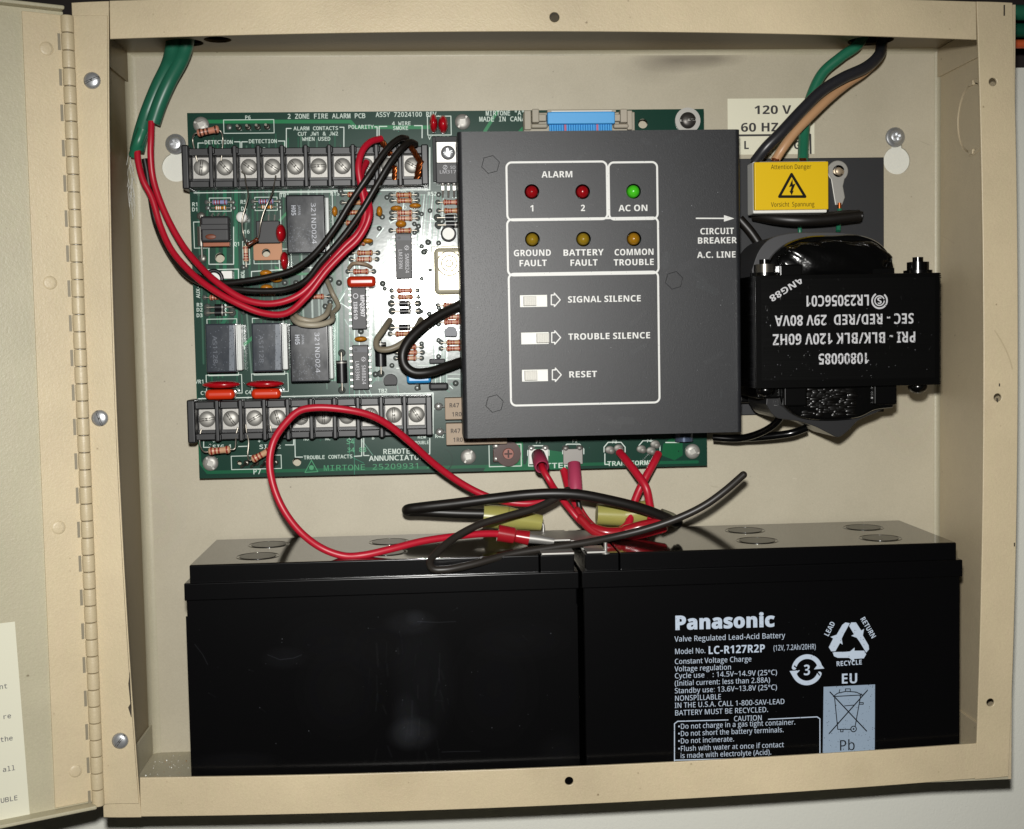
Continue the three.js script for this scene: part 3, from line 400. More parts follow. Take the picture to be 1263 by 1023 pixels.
const glyph = (s, u, v) => { s.line([[u - 2, v - 2], [u + 2, v - 2], [u - 2, v + 2], [u + 2, v + 2]], 0.7, '#b8b8bc'); s.line([[u - 3, v], [u, v + 3], [u + 3, v], [u, v - 3], [u - 3, v]], 0.5, '#b8b8bc'); };
const lm = (top) => (s, [u, v]) => { s.area([[u - 9, top + 3], [u + 9, top + 3], [u + 9, top + 9], [u - 9, top + 9]], '#4a4c52'); s.dot(u - 6, top + 6, 2, '#1c1c1e'); s.text('LM339N', u - 4, v + 4, 4.4, { rot: 90, w: 24, weight: 'normal', color: '#c4c4c8' }); glyph(s, u + 3.5, v - 10); s.text('SM8824', u + 4, v + 9, 4.4, { rot: 90, w: 24, weight: 'normal', color: '#c4c4c8' }); };
chip(488.5, 287.5, 507.5, 344, lm(287.5)); chip(435.5, 425.5, 454, 481, lm(425.5));
chip(434, 352, 451, 406.5, (s, [u, v]) => { s.text('MPQ2907', u + 4.5, v - 2, 5, { rot: 90, w: 27, color: '#e4e4e8' }); s.ring(u - 4, v - 14, 2.8, 0.8, '#d8d8dc'); s.text('II8610', u - 4, v + 4, 4.6, { rot: 90, w: 22, color: '#d0d0d4' }); });
for (const [u, v] of [[463, 462], [407, 345], [418, 349], [445, 409], [528, 299], [523, 311], [472, 350], [562, 473]]) jdome(u, v, 1.3, 1);
// ---- relays: two black ones with print, two under smoky covers
function relay(u0, v0, u1, v1, hazy) {
  const z1 = ZP + 11, a = at(u0, v1, z1), b = at(u1, v0, z1), body = part('relay', box(a.x, a.y, ZP + 0.3, b.x, b.y, z1, 0.6, 3), hazy ? M.smoke : mat('#1c1e22', 0.2), pcb);
  const s = new Sheet(a.x + 0.7, a.y + 0.7, b.x - 0.7, b.y - 0.7, z1, 16, hazy ? '#343940' : '#1f2227'), u = (u0 + u1) / 2, v = (v0 + v1) / 2;
  if (!hazy) { s.text('321ND024', u0 + 33, v - 1, 5.6, { rot: 90, w: 50, weight: 'normal', color: '#b9bcc4' }); s.text('H05', u0 + 8, v - 17, 5.4, { rot: 90, w: 13, color: '#aeb2ba' }); s.text('JAPAN', u0 + 15, v - 17, 2.8, { rot: 90, w: 12, weight: 'normal', color: '#a8acb4' }); for (let i = 0; i < 130; i++) s.dot(u0 + 3 + rnd() * 34, v + rnd() * 34, 0.3 + rnd() * 0.5, '#50545c'); s.frame(u - 7, v1 - 8, u + 7, v1 - 4, 0, 0.8, '#15161a'); }
  else { s.text('AS1128', u - 7, v + 2, 5.4, { rot: 90, w: 34, weight: 'normal', color: '#6a6f78' }); s.area([[u0 + 28, v0 + 1], [u1 - 1, v0 + 1], [u1 - 1, v1 - 1], [u0 + 28, v1 - 1]], '#767c84'); for (let i = 0; i < 150; i++) s.dot(u0 + 2 + rnd() * 36, v0 + 2 + rnd() * 58, 0.25 + rnd() * 0.5, i % 2 ? '#5a5f68' : '#33363c'); }  // pale strip is the flash reflection on the smoky cover, painted in
  s.face('relay_top', body, new THREE.MeshPhysicalMaterial({ map: s.tex(), roughness: 0.27, roughnessMap: gloss }), 0.03);
  if (hazy) part('relay_side', box(b.x - 0.2, a.y + 0.6, ZP + 0.3, b.x + 1.7, b.y - 0.4, ZP + 7, 0.4), mat('#c9ccc8', 0.3), body);  // flash reflection along the cover edge, given as a pale strip
  else part('relay_side', box(b.x - 0.2, a.y + 1, ZP + 0.3, b.x + 1.3, b.y - 0.6, ZP + 6, 0.4), mat('#b2b8b4', 0.3), body);
}
relay(354, 240, 400, 313, false); relay(358.5, 400, 404.5, 472, false); relay(254.5, 399, 290, 460, true); relay(311.5, 398, 347, 459, true);
// ---- power transistors and regulator
{
  let a = at(247, 299, 22), b = at(284, 266, 22);
  const q1 = part('transistor', box(a.x, a.y, ZP + 5, b.x - 0.6, b.y, 22, 1.2).rotateX(0), M.chip, pcb); part('tab', [minus(box(a.x + 0.3, a.y - 1.6, ZP + 3.4, b.x - 1.2, a.y + 3, ZP + 6.4, 0.3), [])], mat('#7a4630', 0.45, { metalness: 0.5 }), q1); part('tab_hole', ball((a.x + b.x) / 2 - 2, a.y + 2.2, 22.0, 2.2, 1.1, 0.3), mat('#6e3417', 0.5), q1); part('lead', [-2.5, 0, 2.5].map((d) => rod(V((a.x + b.x) / 2 + d, b.y - 0.5, 18), V((a.x + b.x) / 2 + d, b.y + 1.8, ZP), 0.4)), M.dull, q1); part('ridge', box(a.x + 0.2, (a.y + b.y) / 2 - 0.4, 21.7, b.x - 1, (a.y + b.y) / 2 + 2, 22.5, 0.4), M.chip, q1);
  a = at(316, 300.5, ZP + 4.6); b = at(344.5, 272, ZP + 4.6);
  const q2 = part('transistor', box(a.x, a.y, ZP + 0.9, b.x, b.y, ZP + 4.6, 0.5), M.chip, pcb), t0 = at(313, 321, ZP + 1.6), h = at(328, 312, ZP + 1.6); part('tab', plate(holeIn(rectShape(t0.x, t0.y, b.x + 0.3, a.y + 2, 0.5), h.x, h.y, 1.8), ZP + 0.3, ZP + 1.6, 0.1), mat('#96694a', 0.5, { metalness: 0.3 }), q2); part('lead', [-2.5, 0, 2.5].map((d) => rod(V((a.x + b.x) / 2 + d, b.y - 0.3, ZP + 2), V((a.x + b.x) / 2 + d, b.y + 2.6, ZP + 0.2), 0.4)), M.dull, q2);
  a = at(538, 226, ZP + 4.6); b = at(568, 200, ZP + 4.6);
  const rg = part('regulator', box(a.x, a.y, ZP + 0.9, b.x, b.y, ZP + 4.6, 0.4), M.chip, pcb), tb = at(538, 175, ZP + 1.6), sc = at(552.5, 188.5, ZP + 2);
  part('tab', box(tb.x, b.y - 1, ZP + 0.5, b.x, tb.y, ZP + 1.7, 0.2), M.nickel, rg); part('heat_sink', [box(tb.x - 1.6, a.y + 1, ZP, tb.x - 0.3, tb.y + 1.5, ZP + 5, 0.2), box(tb.x - 1.6, tb.y - 0.2, ZP, b.x, tb.y + 2, ZP + 3.5, 0.3)], M.blackMat, rg);
  put('tab_screw', crossHead(3.0, 1.8, 0.9), M.zinc, rg, sc.setZ(ZP + 1.75), 0.2); part('lead', [546, 553, 560].map((u) => { const p = at(u, 226, ZP + 3), q = at(u, 243.5, ZP); return [box(p.x - 0.55, q.y + 2.6, ZP + 2.4, p.x + 0.55, p.y + 0.4, ZP + 2.9), rod(V(p.x, q.y + 2.8, ZP + 2.6), V(q.x, q.y, ZP), 0.45), ball(p.x, p.y - 0.3, ZP + 3, 0.9)]; }), M.nickel, rg);
  const s = new Sheet(a.x + 0.5, a.y + 0.4, b.x - 0.4, b.y - 0.4, ZP + 4.6, 24, '#2b2b2d'); glyph(s, 549, 206.5); s.text('SO7', 560, 206.5, 3.8, { weight: 'normal', color: '#b8b8bc' }); s.text('LM317T', 554, 212, 4, { w: 24, weight: 'normal', color: '#b8b8bc' }); s.face('printed_top', rg, new THREE.MeshPhysicalMaterial({ map: s.tex(), roughness: 0.5 }), 0.02);
  for (const [u, v, sz] of [[556, 410.5, 2.5], [481.5, 470, 2.7]]) { const q = at(u, v, ZP + 5), sh = new THREE.Shape(); sh.absarc(0, 0, sz, -0.6, Math.PI + 0.6, false); sh.closePath(); part('small_transistor', plate(sh, ZP + 1.5, ZP + 6, 0.15).translate(q.x, q.y, 0), u > 500 ? mat('#6d7076', 0.5) : M.chip, pcb); }
}
// ---- round can, white posts, blue disc, trimmer, ceramic power resistors
{
  const a = at(533.5, 366, ZP + 7), b = at(590, 302, ZP + 7); const can = part('oscillator_can', [box(a.x, a.y, ZP + 0.1, b.x, b.y, ZP + 1.1, 0.4), box(a.x + 0.9, a.y + 0.9, ZP + 0.5, b.x - 0.9, b.y - 0.9, ZP + 7, 2.2, 4)], M.can, pcb), c = at(554, 325, ZP + 7), T = (R) => new THREE.TorusGeometry(R, 0.3, 6, 40).translate(c.x, c.y, ZP + 7); part('embossed_ring', [T(5), T(3.2), T(1.4)], M.header, can);
  let q = bp(553, 288.5, ZP + 3); part('white_post', rod(V(q.x, q.y, ZP), V(q.x, q.y, ZP + 4), 2.7, 2.5, 24), M.white, pcb); part('post_ring', new THREE.TorusGeometry(2.95, 0.32, 8, 30).translate(q.x, q.y, ZP + 3.6), M.chip, pcb); q = bp(298.5, 268.5, ZP + 3); part('white_post', [rod(V(q.x, q.y, ZP), V(q.x, q.y, ZP + 5), 2.2, 2.2, 20), ball(q.x, q.y, ZP + 5, 2.2, 2.2, 1)], M.white, pcb);
  q = bp(516.5, 466, ZP + 5); const bc = part('blue_capacitor', pBox(501.5, 460, 531.5, 473.5, ZP + 1, ZP + 9, 1.2), M.blueCap, pcb);  part('lead', rod(V(q.x, q.y - 1.6, ZP + 4), V(q.x + 0.3, q.y - 5.2, ZP), 0.4), M.lead, bc); jdome(514.5, 479, 1.2);
  part('black_capacitor', pBox(529, 472, 553, 482, ZP + 0.3, ZP + 4, 1.2), M.chip, pcb); part('black_capacitor', pBox(529.5, 442.5, 549, 449, ZP + 0.3, ZP + 3, 0.5), M.chip, pcb);
  for (const [u0, v0, u1, v1, r] of [[549, 489.5, 625, 518, '47'], [550.5, 521, 625, 549.5, '47']]) {
    const z1 = ZP + 8, p = at(u0, v1, z1), w = at(u1, v0, z1), pr = part('power_resistor', box(p.x, p.y, ZP + 0.5, w.x, w.y, z1, 0.4), M.sand, pcb), s = new Sheet(p.x + 0.5, p.y + 0.5, w.x - 0.5, w.y - 0.5, z1, 12, '#a89682');
    s.text('R' + r, u0 + 5, v0 + 11, 5, { align: 'left', font: 'monospace', color: '#3a3430' }); s.text('1R0 PW5 5W', u0 + 8, v0 + 22, 5, { align: 'left', font: 'monospace', color: '#3a3430' }); s.face('printed_top', pr, new THREE.MeshPhysicalMaterial({ map: s.tex(), roughness: 0.7 }), 0.02);
    const e = bp(u0 - 8, (v0 + v1) / 2 - 2, ZP + 1), j = part('end_lead', [ball(e.x, e.y, ZP + 0.3, 1.9, 1.7, 1.2), rod(V(e.x, e.y, ZP + 1), V(p.x + 0.5, e.y, ZP + 2), 0.4)], M.solder, pr);
  }
  q = bp(627, 560, ZP + 4); const tr = part('trimmer', [rod(V(q.x, q.y, ZP + 1.2), V(q.x, q.y, ZP + 3.4), 5.4, 5.4, 28), box(q.x - 6.4, q.y - 3.6, ZP + 1, q.x + 2, q.y + 2, ZP + 2.2, 0.3)], M.brown, pcb); part('trimmer_rotor', [rod(V(q.x, q.y, ZP + 3.4), V(q.x, q.y, ZP + 4.3), 2.4, 2.2, 20)], mat('#8a4634', 0.4), tr); part('rotor_slot', [box(q.x - 1.7, q.y - 0.35, ZP + 4.3, q.x + 1.7, q.y + 0.35, ZP + 4.45).rotateZ(0), box(q.x - 0.35, q.y - 1.7, ZP + 4.31, q.x + 0.35, q.y + 1.7, ZP + 4.46)], mat('#3a1a12', 0.6), tr); part('trimmer_lug', [ball(q.x - 5, q.y + 3.2, ZP + 1, 1.7, 1.5, 1.4), ball(q.x - 5, q.y - 2.2, ZP + 1.4, 1.6, 1.4, 1.2)], M.nickel, tr);
  // push-on tabs along the bottom edge
  for (const [u, v] of [[664.5, 560], [707, 560]]) { const t = bp(u, v, ZP + 2), m = part('push_on_tab', [box(t.x - 4.2, t.y - 4.6, ZP + 0.2, t.x + 4.2, t.y + 2, ZP + 1.1, 0.2), ball(t.x - 3, t.y + 2.2, ZP + 0.2, 1.6, 1.4, 1.2), ball(t.x + 3, t.y + 2.2, ZP + 0.2, 1.6, 1.4, 1.2)], u > 700 ? mat('#7d7a76', 0.5, { metalness: 0.7 }) : M.solder, pcb); }
  for (const [u, v] of [[752, 555], [763, 553], [791, 554], [803, 556], [808, 548]]) { const t = bp(u, v); part('solder_blob', [ball(t.x, t.y, ZP, 2.1, 1.7, 0.5), ball(t.x + 0.8, t.y - 0.6, ZP, 1.5, 1.4, 0.7)], mat('#77756f', 0.5, { metalness: 0.4 }), pcb); }
  q = bp(846, 541, ZP + 8); const el = part('electrolytic_capacitor', rod(V(q.x, q.y - 1.5, ZP + 4), V(q.x, q.y + 12, ZP + 4), 3.9, 3.9, 26), mat('#4e5a70', 0.25, { metalness: 0.4 }), pcb);
  // pin rows
  for (const [u0, v0, du, dv, n] of [[293.5, 156.5, 11.7, -0.4, 4], [303, 572, 12, -0.2, 4]]) for (let i = 0; i < n; i++) { const t = bp(u0 + i * du, v0 + i * dv, ZP + 2); part('header_pin', [rod(V(t.x, t.y, ZP), V(t.x - (v0 > 300 ? 1.4 : 0), t.y - (v0 > 300 ? 1 : 0), ZP + 5), 0.55), ball(t.x, t.y, ZP, 1.3, 1.3, 0.7)], mat('#6a665e', 0.35, { metalness: 0.85 }), pcb); }
  jdome(282.5, 157, 1.3, 0.5);
  // ribbon socket with its tan ejector header
  const A = at(676, 150, 21), hb = part('ribbon_header', [pBox(646, 138, 783, 163, ZP, ZP + 6, 0.4), pBox(675, 134.5, 760, 139, ZP, ZP + 9, 0.3)], M.header, pcb);
  for (const s of [-1, 1]) { const u = s < 0 ? 661 : 770; part('ejector', [pBox(u - 4.5, 134, u + 4, 151, ZP + 5, ZP + 11, 0.5), pBox(s < 0 ? 664 : 757, 140.5, s < 0 ? 674 : 767, 149.5, ZP + 4, ZP + 9, 0.5), pBox(s < 0 ? 655 : 757, 152, s < 0 ? 676 : 776, 158, ZP + 4, ZP + 9, 1), pBox(s < 0 ? 647 : 774, 136, s < 0 ? 655 : 780, 160, ZP + 2, ZP + 8, 0.4)], s < 0 ? M.header : mat('#a59c8c', 0.5), hb); }
  const rs = part('ribbon_plug', pBox(675.5, 137.5, 758.5, 153, ZP + 3, ZP + 12, 0.5), M.ribbon, hb); const rr = []; for (let i = 0; i < 26; i++) { const u = 678.5 + i * 3, p = at(u, 152, ZP + 9); rr.push(rod(V(p.x, p.y, ZP + 9), V(p.x, p.y - 4, ZP + 9.4), 0.5, 0.5, 8)); } const rib = part('ribbon_cable', rr, M.ribbon, hb); part('plug_latch', pBox(680, 136, 755, 138, ZP + 10, ZP + 12.4, 0.2), M.white, hb); part('marked_strand', [at(697, 152, ZP + 9), at(736.5, 152, ZP + 9)].map((p) => rod(V(p.x, p.y, ZP + 9.2), V(p.x, p.y - 4, ZP + 9.6), 0.55, 0.55, 8)), mat('#c06a80', 0.5), hb);
  // choke with white ends under the wires, axial part on the far edge
  part('choke', [pBox(254, 335, 273, 352, ZP, ZP + 4, 0.5), pBox(273, 334, 286, 344, ZP, ZP + 3, 0.3)], M.white, pcb); const ct = bp(263, 344, ZP + 6); part('choke_ring', new THREE.TorusGeometry(3.4, 0.8, 8, 24).translate(ct.x, ct.y, ZP + 5), M.blackPl, pcb);
  const sd = bp(247, 290, ZP + 3); part('shunt', [rod(V(sd.x, sd.y + 8, ZP + 1), V(sd.x, sd.y - 9.5, ZP + 1), 0.5), rod(V(sd.x, sd.y + 3.5, ZP + 1.6), V(sd.x, sd.y - 4.5, ZP + 1.6), 1.5), ball(sd.x, sd.y + 8, ZP, 1.8, 1.8, 0.9), ball(sd.x, sd.y - 9.5, ZP, 1.8, 1.8, 0.9)], mat('#77756f', 0.4, { metalness: 0.7 }), pcb);
  // insulated jumper loops
  const jump = (pts, r, m = M.greyW) => part('jumper_wire', tube(pts, r, 40, 10), m, pcb);
  jump([[403, 346, 14], [410, 362, 19], [417, 377, 17], [412, 385, 13]], 1.05); jump([[407, 377, 13], [400, 390, 22], [384, 396, 26], [370, 393, 26], [364, 386, 18], [370, 380, 13]], 1.15, mat('#a09784', 0.45)); jump([[410, 386, 13], [408, 396, 24], [392, 401, 28], [372, 400, 28], [362, 394, 22], [362, 386, 13]], 1.2, mat('#a39b88', 0.45));
  jump([[481, 395, 13], [473, 407, 20], [464, 421, 24], [466, 430, 26], [480, 431, 27], [498, 422, 26], [513, 405, 22], [519, 394, 13]], 1.3, mat('#7d7462', 0.45)); jump([[430, 331, 13], [436, 325, 16], [450, 326, 16], [458, 330, 13]], 0.8, mat('#8f7d68', 0.45));
  for (let i = 0; i < 22; i++) jdome(428 + rnd() * 136, 236 + rnd() * 244, 0.7 + rnd() * 0.5, 0.6);
  for (let i = 0; i < 12; i++) { const v = 240 + i * 20; jdome(541, v, 1.1, 0.5); if (i % 2) jdome(520, v + 4, 1.0, 0.5); }
  for (const [u, v] of [[420, 236], [456, 240], [401, 378], [407, 373], [351, 349], [365, 349], [381, 341], [300, 330], [249, 266], [300, 385]]) jdome(u, v, 1.2, 0.8);
  part('solder_joint', joints, mat('#5c615e', 0.34, { metalness: 0.35 }), pcb).userData.kind = 'stuff';
}
// ---------------------------------------------------------------- the black control cover with lamps and slide switches
const CZ = 48;
const cover = thing('control_cover', 'black metal cover plate with alarm lamps, slide switches and white lettering', 'control panel', V(12.4, 51.1, 14));
{
  const x0 = -43.7, x1 = 68.5, y0 = 51.1, y1 = 171.5, r = 2.0, t = 1.2;
  const s = new THREE.Shape(); s.moveTo(x0, 14); s.lineTo(x0, CZ - r); s.absarc(x0 + r, CZ - r, r, Math.PI, Math.PI / 2, true); s.lineTo(x1 - r, CZ); s.absarc(x1 - r, CZ - r, r, Math.PI / 2, 0, true); s.lineTo(x1, 14); s.lineTo(x1 - t, 14); s.lineTo(x1 - t, CZ - t); s.lineTo(x0 + t, CZ - t); s.lineTo(x0 + t, 14); s.closePath();
  const shell = new THREE.ExtrudeGeometry(s, { depth: y1 - y0, bevelEnabled: false, curveSegments: 10 }).rotateX(Math.PI / 2).scale(1, 1, 1);   // shape y becomes z, extrusion runs down
  shell.translate(0, y1, 0);
  const leds = [[656, 236.5, 'r'], [718.7, 236.5, 'r'], [781.5, 236, 'g'], [656.7, 295.3, 'a'], [719.7, 295, 'a'], [782, 294.7, 'b']].map(([u, v, c]) => [at(u, v, CZ), c]);
  const sw = [[641.5, 363.5, 675, 379, 0.36], [643, 409.5, 677, 425, 0.78], [644, 455.5, 676, 471, 0.34]];
  const cut = leds.map(([p]) => rod(V(p.x, p.y, CZ - 4), V(p.x, p.y, CZ + 3), 2.95, 2.95, 28));
  for (const [u0, v0, u1, v1] of sw) { const a = at(u0, v1, CZ), b = at(u1, v0, CZ); cut.push(box(a.x, a.y, CZ - 4, b.x, b.y, CZ + 3)); }
  const sh = new Sheet(x0, y0, x1, y1, CZ, 15, '#1f2023'), w = '#d9d9d5', g = sh.g;
  const id = g.getImageData(0, 0, sh.c.width, sh.c.height); for (let i = 0; i < id.data.length; i += 4) { const q = rnd(), d = q < 0.03 ? 90 * rnd() : (q - 0.5) * 9; id.data[i] += d; id.data[i + 1] += d; id.data[i + 2] += d; } g.putImageData(id, 0, 0);
  for (let i = 0; i < 60; i++) { g.globalAlpha = 0.025 + 0.05 * rnd(); const u = 575 + rnd() * 330, v = 170 + rnd() * 360; sh.line([[u, v], [u + (rnd() - 0.5) * 40, v + (rnd() - 0.5) * 30]], 1 + rnd() * 9, rnd() < 0.5 ? '#7d8084' : '#0c0c0d'); } for (let i = 0; i < 90; i++) { g.globalAlpha = 0.2 + 0.4 * rnd(); sh.dot(570 + rnd() * 340, 165 + rnd() * 370, 0.3 + 0.3 * rnd(), '#b9bcc0'); } g.globalAlpha = 1;
  sh.frame(624.5, 200.5, 749.3, 270.3, 6.5, 2.5, w); sh.frame(750.6, 200.5, 811.3, 270.1, 6.5, 2.5, w); sh.frame(625.4, 270.8, 812.4, 337, 6.5, 2.5, w); sh.frame(627.3, 338, 813.6, 496.5, 6.5, 2.5, w);
  const T = (t, u, v, o = {}) => sh.text(t, u, v, o.h ?? 7.6, { color: w, ...o });
  T('ALARM', 687.5, 215, { w: 39 }); T('1', 656.5, 257); T('2', 719, 256.6); T('AC ON', 781.3, 256.6, { w: 37 });
  T('GROUND', 656.6, 312, { w: 47 }); T('FAULT', 657.2, 324.4, { w: 35 }); T('BATTERY', 719.3, 311.5, { w: 51 }); T('FAULT', 720, 324, { w: 35 }); T('COMMON', 782.3, 311, { w: 50 }); T('TROUBLE', 782, 323.5, { w: 51 });
  T('CIRCUIT', 884.4, 285, { w: 43 }); T('BREAKER', 884.5, 296.5, { w: 50 }); T('A.C. LINE', 884, 314.2, { w: 49 }); sh.line([[859, 269.4], [896, 269.5]], 1.7, w); sh.area([[893, 265.4], [906, 269.6], [893, 273.6]], w);
  T('SIGNAL SILENCE', 700, 369.5, { align: 'left', w: 92, h: 7.8 }); T('TROUBLE SILENCE', 700.8, 415.3, { align: 'left', w: 103, h: 7.8 }); T('RESET', 701, 462, { align: 'left', w: 36, h: 7.8 });
  for (const [u, v] of [[680, 370], [680.5, 416.5], [681.3, 462.5]]) sh.line([[u, v - 6], [u + 3.6, v - 6], [u + 3.8, v - 8.2], [u + 11, v], [u + 3.8, v + 8.2], [u + 3.6, v + 6], [u, v + 6], [u, v - 6]], 1.5, w);
  for (let i = 0; i < 1600; i++) { g.globalAlpha = 0.2 + 0.4 * rnd(); sh.dot(620 + rnd() * 290, 198 + rnd() * 302, 0.15 + 0.3 * rnd(), '#1f2023'); } g.globalAlpha = 1;
  const m = new THREE.MeshPhysicalMaterial({ map: sh.tex(), roughness: 0.43, specularIntensity: 0.85, bumpMap: grit, bumpScale: 0.00003 });
  const face = part('cover_plate', planar(minus(shell, cut), x0, y0, x1, y1), m, cover, true);
  for (const [p, c] of leds) {
    const mt = { r: mat('#8e0a12', 0.2, { clearcoat: 0.8 }), g: mat('#3fae1e', 0.25, { clearcoat: 0.8, emissive: new THREE.Color('#2f9a12'), emissiveIntensity: 0.25 }), a: mat('#8a7016', 0.25, { clearcoat: 0.8 }), b: mat('#94690f', 0.25, { clearcoat: 0.8 }) }[c];
    part('indicator_led', lathe([[0, 2.75], [0.8, 2.65], [1.6, 2.2], [2.2, 1.4], [2.5, 0.5], [2.55, -2], [2.55, -6], [0, -6]], 26).translate(p.x, p.y, CZ - 1.0), mt, cover).userData.label = { r: 'red alarm lamp', g: 'green mains lamp', a: 'dull amber fault lamp', b: 'amber common trouble lamp' }[c];
  }
  for (const [u0, v0, u1, v1, f] of sw) {
    const a = at(u0, v1, CZ), b = at(u1, v0, CZ), k = a.x + (b.x - a.x) * f, kw = 2.5, sb = part('slide_switch', box(a.x - 2, a.y - 2, CZ - 6, b.x + 2, b.y + 2, CZ - 1.4, 0.2), M.white, cover), rib = [];
    rib.push(box(k - kw, a.y + 0.5, CZ - 1.6, k + kw, b.y - 0.5, CZ + 0.7, 0.15)); for (let i = 0; i < 7; i++) rib.push(box(k - kw + 0.1 + i * 0.7, a.y + 0.55, CZ + 0.5, k - kw + 0.5 + i * 0.7, b.y - 0.55, CZ + 1.15, 0.12));
    part('slider', rib, mat('#d2d0c8', 0.5), sb);
  }
  for (const [u, v] of [[605, 203], [831.5, 346], [610, 498]]) { const p = at(u, v, CZ); part('stud_mark', new THREE.TorusGeometry(3.6, 0.13, 4, 6).rotateZ(0.25).translate(p.x, p.y, CZ), mat('#131416', 0.6), cover); }
}
// ---------------------------------------------------------------- black mounting plate behind
{
  const a = at(905, 512.5, 3), b = at(1090.5, 194, 3), o = thing('mounting_plate', 'flat black steel plate behind the transformer and supply terminal', 'plate', V((a.x + b.x) / 2, a.y, 0));
  part('plate', box(a.x, a.y, 1.2, b.x, b.y, 3, 0.3), mat('#202124', 0.55), o); part('plate_spacer', [[0.2, 0.2], [0.8, 0.2], [0.2, 0.8], [0.8, 0.8]].map(([s, t]) => rod(V(a.x + (b.x - a.x) * s, a.y + (b.y - a.y) * t, 0), V(a.x + (b.x - a.x) * s, a.y + (b.y - a.y) * t, 1.4), 3)), M.blackMat, o);
}
// ---------------------------------------------------------------- transformer
const TZ = 62, xf = thing('transformer', 'black varnished power transformer with upside-down white lettering', 'transformer', V(107, 50, 3));
{
  const x0 = 70.3, x1 = 144.6, y0 = 68.7, y1 = 113.4, core = part('core', box(x0 + 0.3, y0 + 0.3, 12, x1 - 0.3, y1 - 0.3, TZ - 0.6, 0.2), M.blackGl, xf), n = 60, lam = ready(box(x0 - 107, -0.27, 12.5 - 37, x1 - 107, 0.27, TZ - 0.45 - 37, 0.05, 1));
  const stack = []; for (let i = 0; i < n; i++) { const y = y0 + 0.4 + (y1 - y0 - 0.8) * (i + 0.5) / n, j = (rnd() - 0.5) * 0.3; stack.push(box(x0 + j, y - 0.26, 12.5, x1 + j, y + 0.26, TZ - 0.35 + (rnd() - 0.5) * 0.12)); } part('lamination', stack, M.blackGl, core).userData.kind = 'stuff';
  const s = new Sheet(x0 + 2.5, y0 + 3, x1 - 2.5, y1 - 2, TZ, 20, '#080808'), w = '#c6c6c8', T = (t, u, v, h, wd, rot = 180) => s.text(t, u, v, h, { rot, w: wd, color: w });
  T('ANG88', 970, 357, 8, 48, 149); T('LR23056C01', 1033, 371, 13.5, 83); s.text('S', 1085, 371, 8, { rot: 180, color: w, w: 7 }); s.ring(1085, 371, 9.5, 2.2, w, -0.9, 4.2); s.ring(1085, 371, 6, 1.6, w, 0, 6);
  T('SEC - RED/RED  29V 80VA', 1042, 394.5, 13, 178); T('PRI - BLK/BLK 120V 60HZ', 1042, 417.5, 13.5, 184); T('10800085', 1041, 442.5, 13.5, 66);
  for (let i = 0; i < 2600; i++) s.dot(935 + 225 * rnd(), 345 + 125 * Math.sqrt(rnd()), 0.2 + rnd() * 0.45, rnd() < 0.985 ? '#080808' : '#56565a');
  const lb = new Sheet(s.x0, s.y0, s.x1, s.y1, TZ, 12, '#808080'); for (let i = 0; i < 56; i++) { const y = i / 56 * lb.c.height, q = 70 + rnd() * 120; lb.g.fillStyle = `rgb(${q},${q},${q})`; lb.g.fillRect(0, y, lb.c.width, lb.c.height / 56 - 2.4); lb.g.fillStyle = '#202020'; lb.g.fillRect(0, y + lb.c.height / 56 - 2.4, lb.c.width, 2.4); } for (let i = 0; i < 90; i++) { const q = 90 + rnd() * 150; lb.g.globalAlpha = 0.5; lb.dot(930 + rnd() * 235, 340 + rnd() * 140, 0.6 + rnd() * 2.4, `rgb(${q},${q},${q})`); } const lbt = new THREE.CanvasTexture(lb.c);
  s.face('printed_side', core, new THREE.MeshPhysicalMaterial({ map: s.tex(), roughness: 0.22, bumpMap: lbt, bumpScale: 0.00012 }), 0.05);
  const dome = (list) => { const sh = new THREE.Shape(); list.forEach(([u, v], i) => { const p = at(u, v, 56); i ? sh.lineTo(p.x, p.y) : sh.moveTo(p.x, p.y); }); return sh; };
  const arc = (pts, k = 40) => new THREE.CatmullRomCurve3(pts.map(([u, v]) => V(u, v, 0)), false, 'centripetal').getPoints(k).map((p) => [p.x, p.y]);
  const up = [[951, 348], ...arc([[953, 332], [960, 318], [976, 304], [1000, 296], [1030, 294.5], [1062, 294], [1085, 303], [1098, 318], [1102, 332]]), [1102, 348]], paperUp = [[936, 348], ...arc([[934, 332], [943, 308], [956, 294], [980, 287], [1010, 286], [1048, 286.5], [1075, 293], [1094, 310], [1101, 330]]), [1101, 348]];
  const coil = part('coil', [plate(dome(up), 18, 54, 1.6), (() => { const c = at(1028, 324, 53), g = new THREE.SphereGeometry(1, 40, 24), q = g.attributes.position; for (let i = 0; i < q.count; i++) { const x = q.getX(i), y = q.getY(i), z = q.getZ(i), k = 1 + 0.05 * Math.sin(x * 6 + 2) * Math.cos(y * 5) + 0.03 * Math.sin(x * 13 + y * 9); q.setXYZ(i, c.x + Math.sign(x) * Math.abs(x) ** 0.75 * 22.5 * k, c.y + Math.sign(y) * Math.abs(y) ** 0.8 * 9 * k, c.z + z * 5.5 * k); } g.computeVertexNormals(); return g; })()], M.varnish, xf);
  const ps = dome(paperUp), inner = dome(up.map(([u, v]) => [u, v + 1])); part('coil_wrap', plate(ps, 16, 49, 0.3), mat('#3a3a3c', 0.5), coil);
  const rough = new THREE.IcosahedronGeometry(1, 3), lump = []; for (let i = 0; i < 170; i++) { const u = 990 + rnd() * 64, v = 480 + rnd() * 33, p = at(u, v, 55); lump.push(rough.clone().rotateX(rnd() * 6).rotateY(rnd() * 6).scale(0.8 + rnd() * 2.2, 0.5 + 0.7 * rnd(), 0.3 + 0.3 * rnd()).translate(p.x, p.y, 54.8)); }
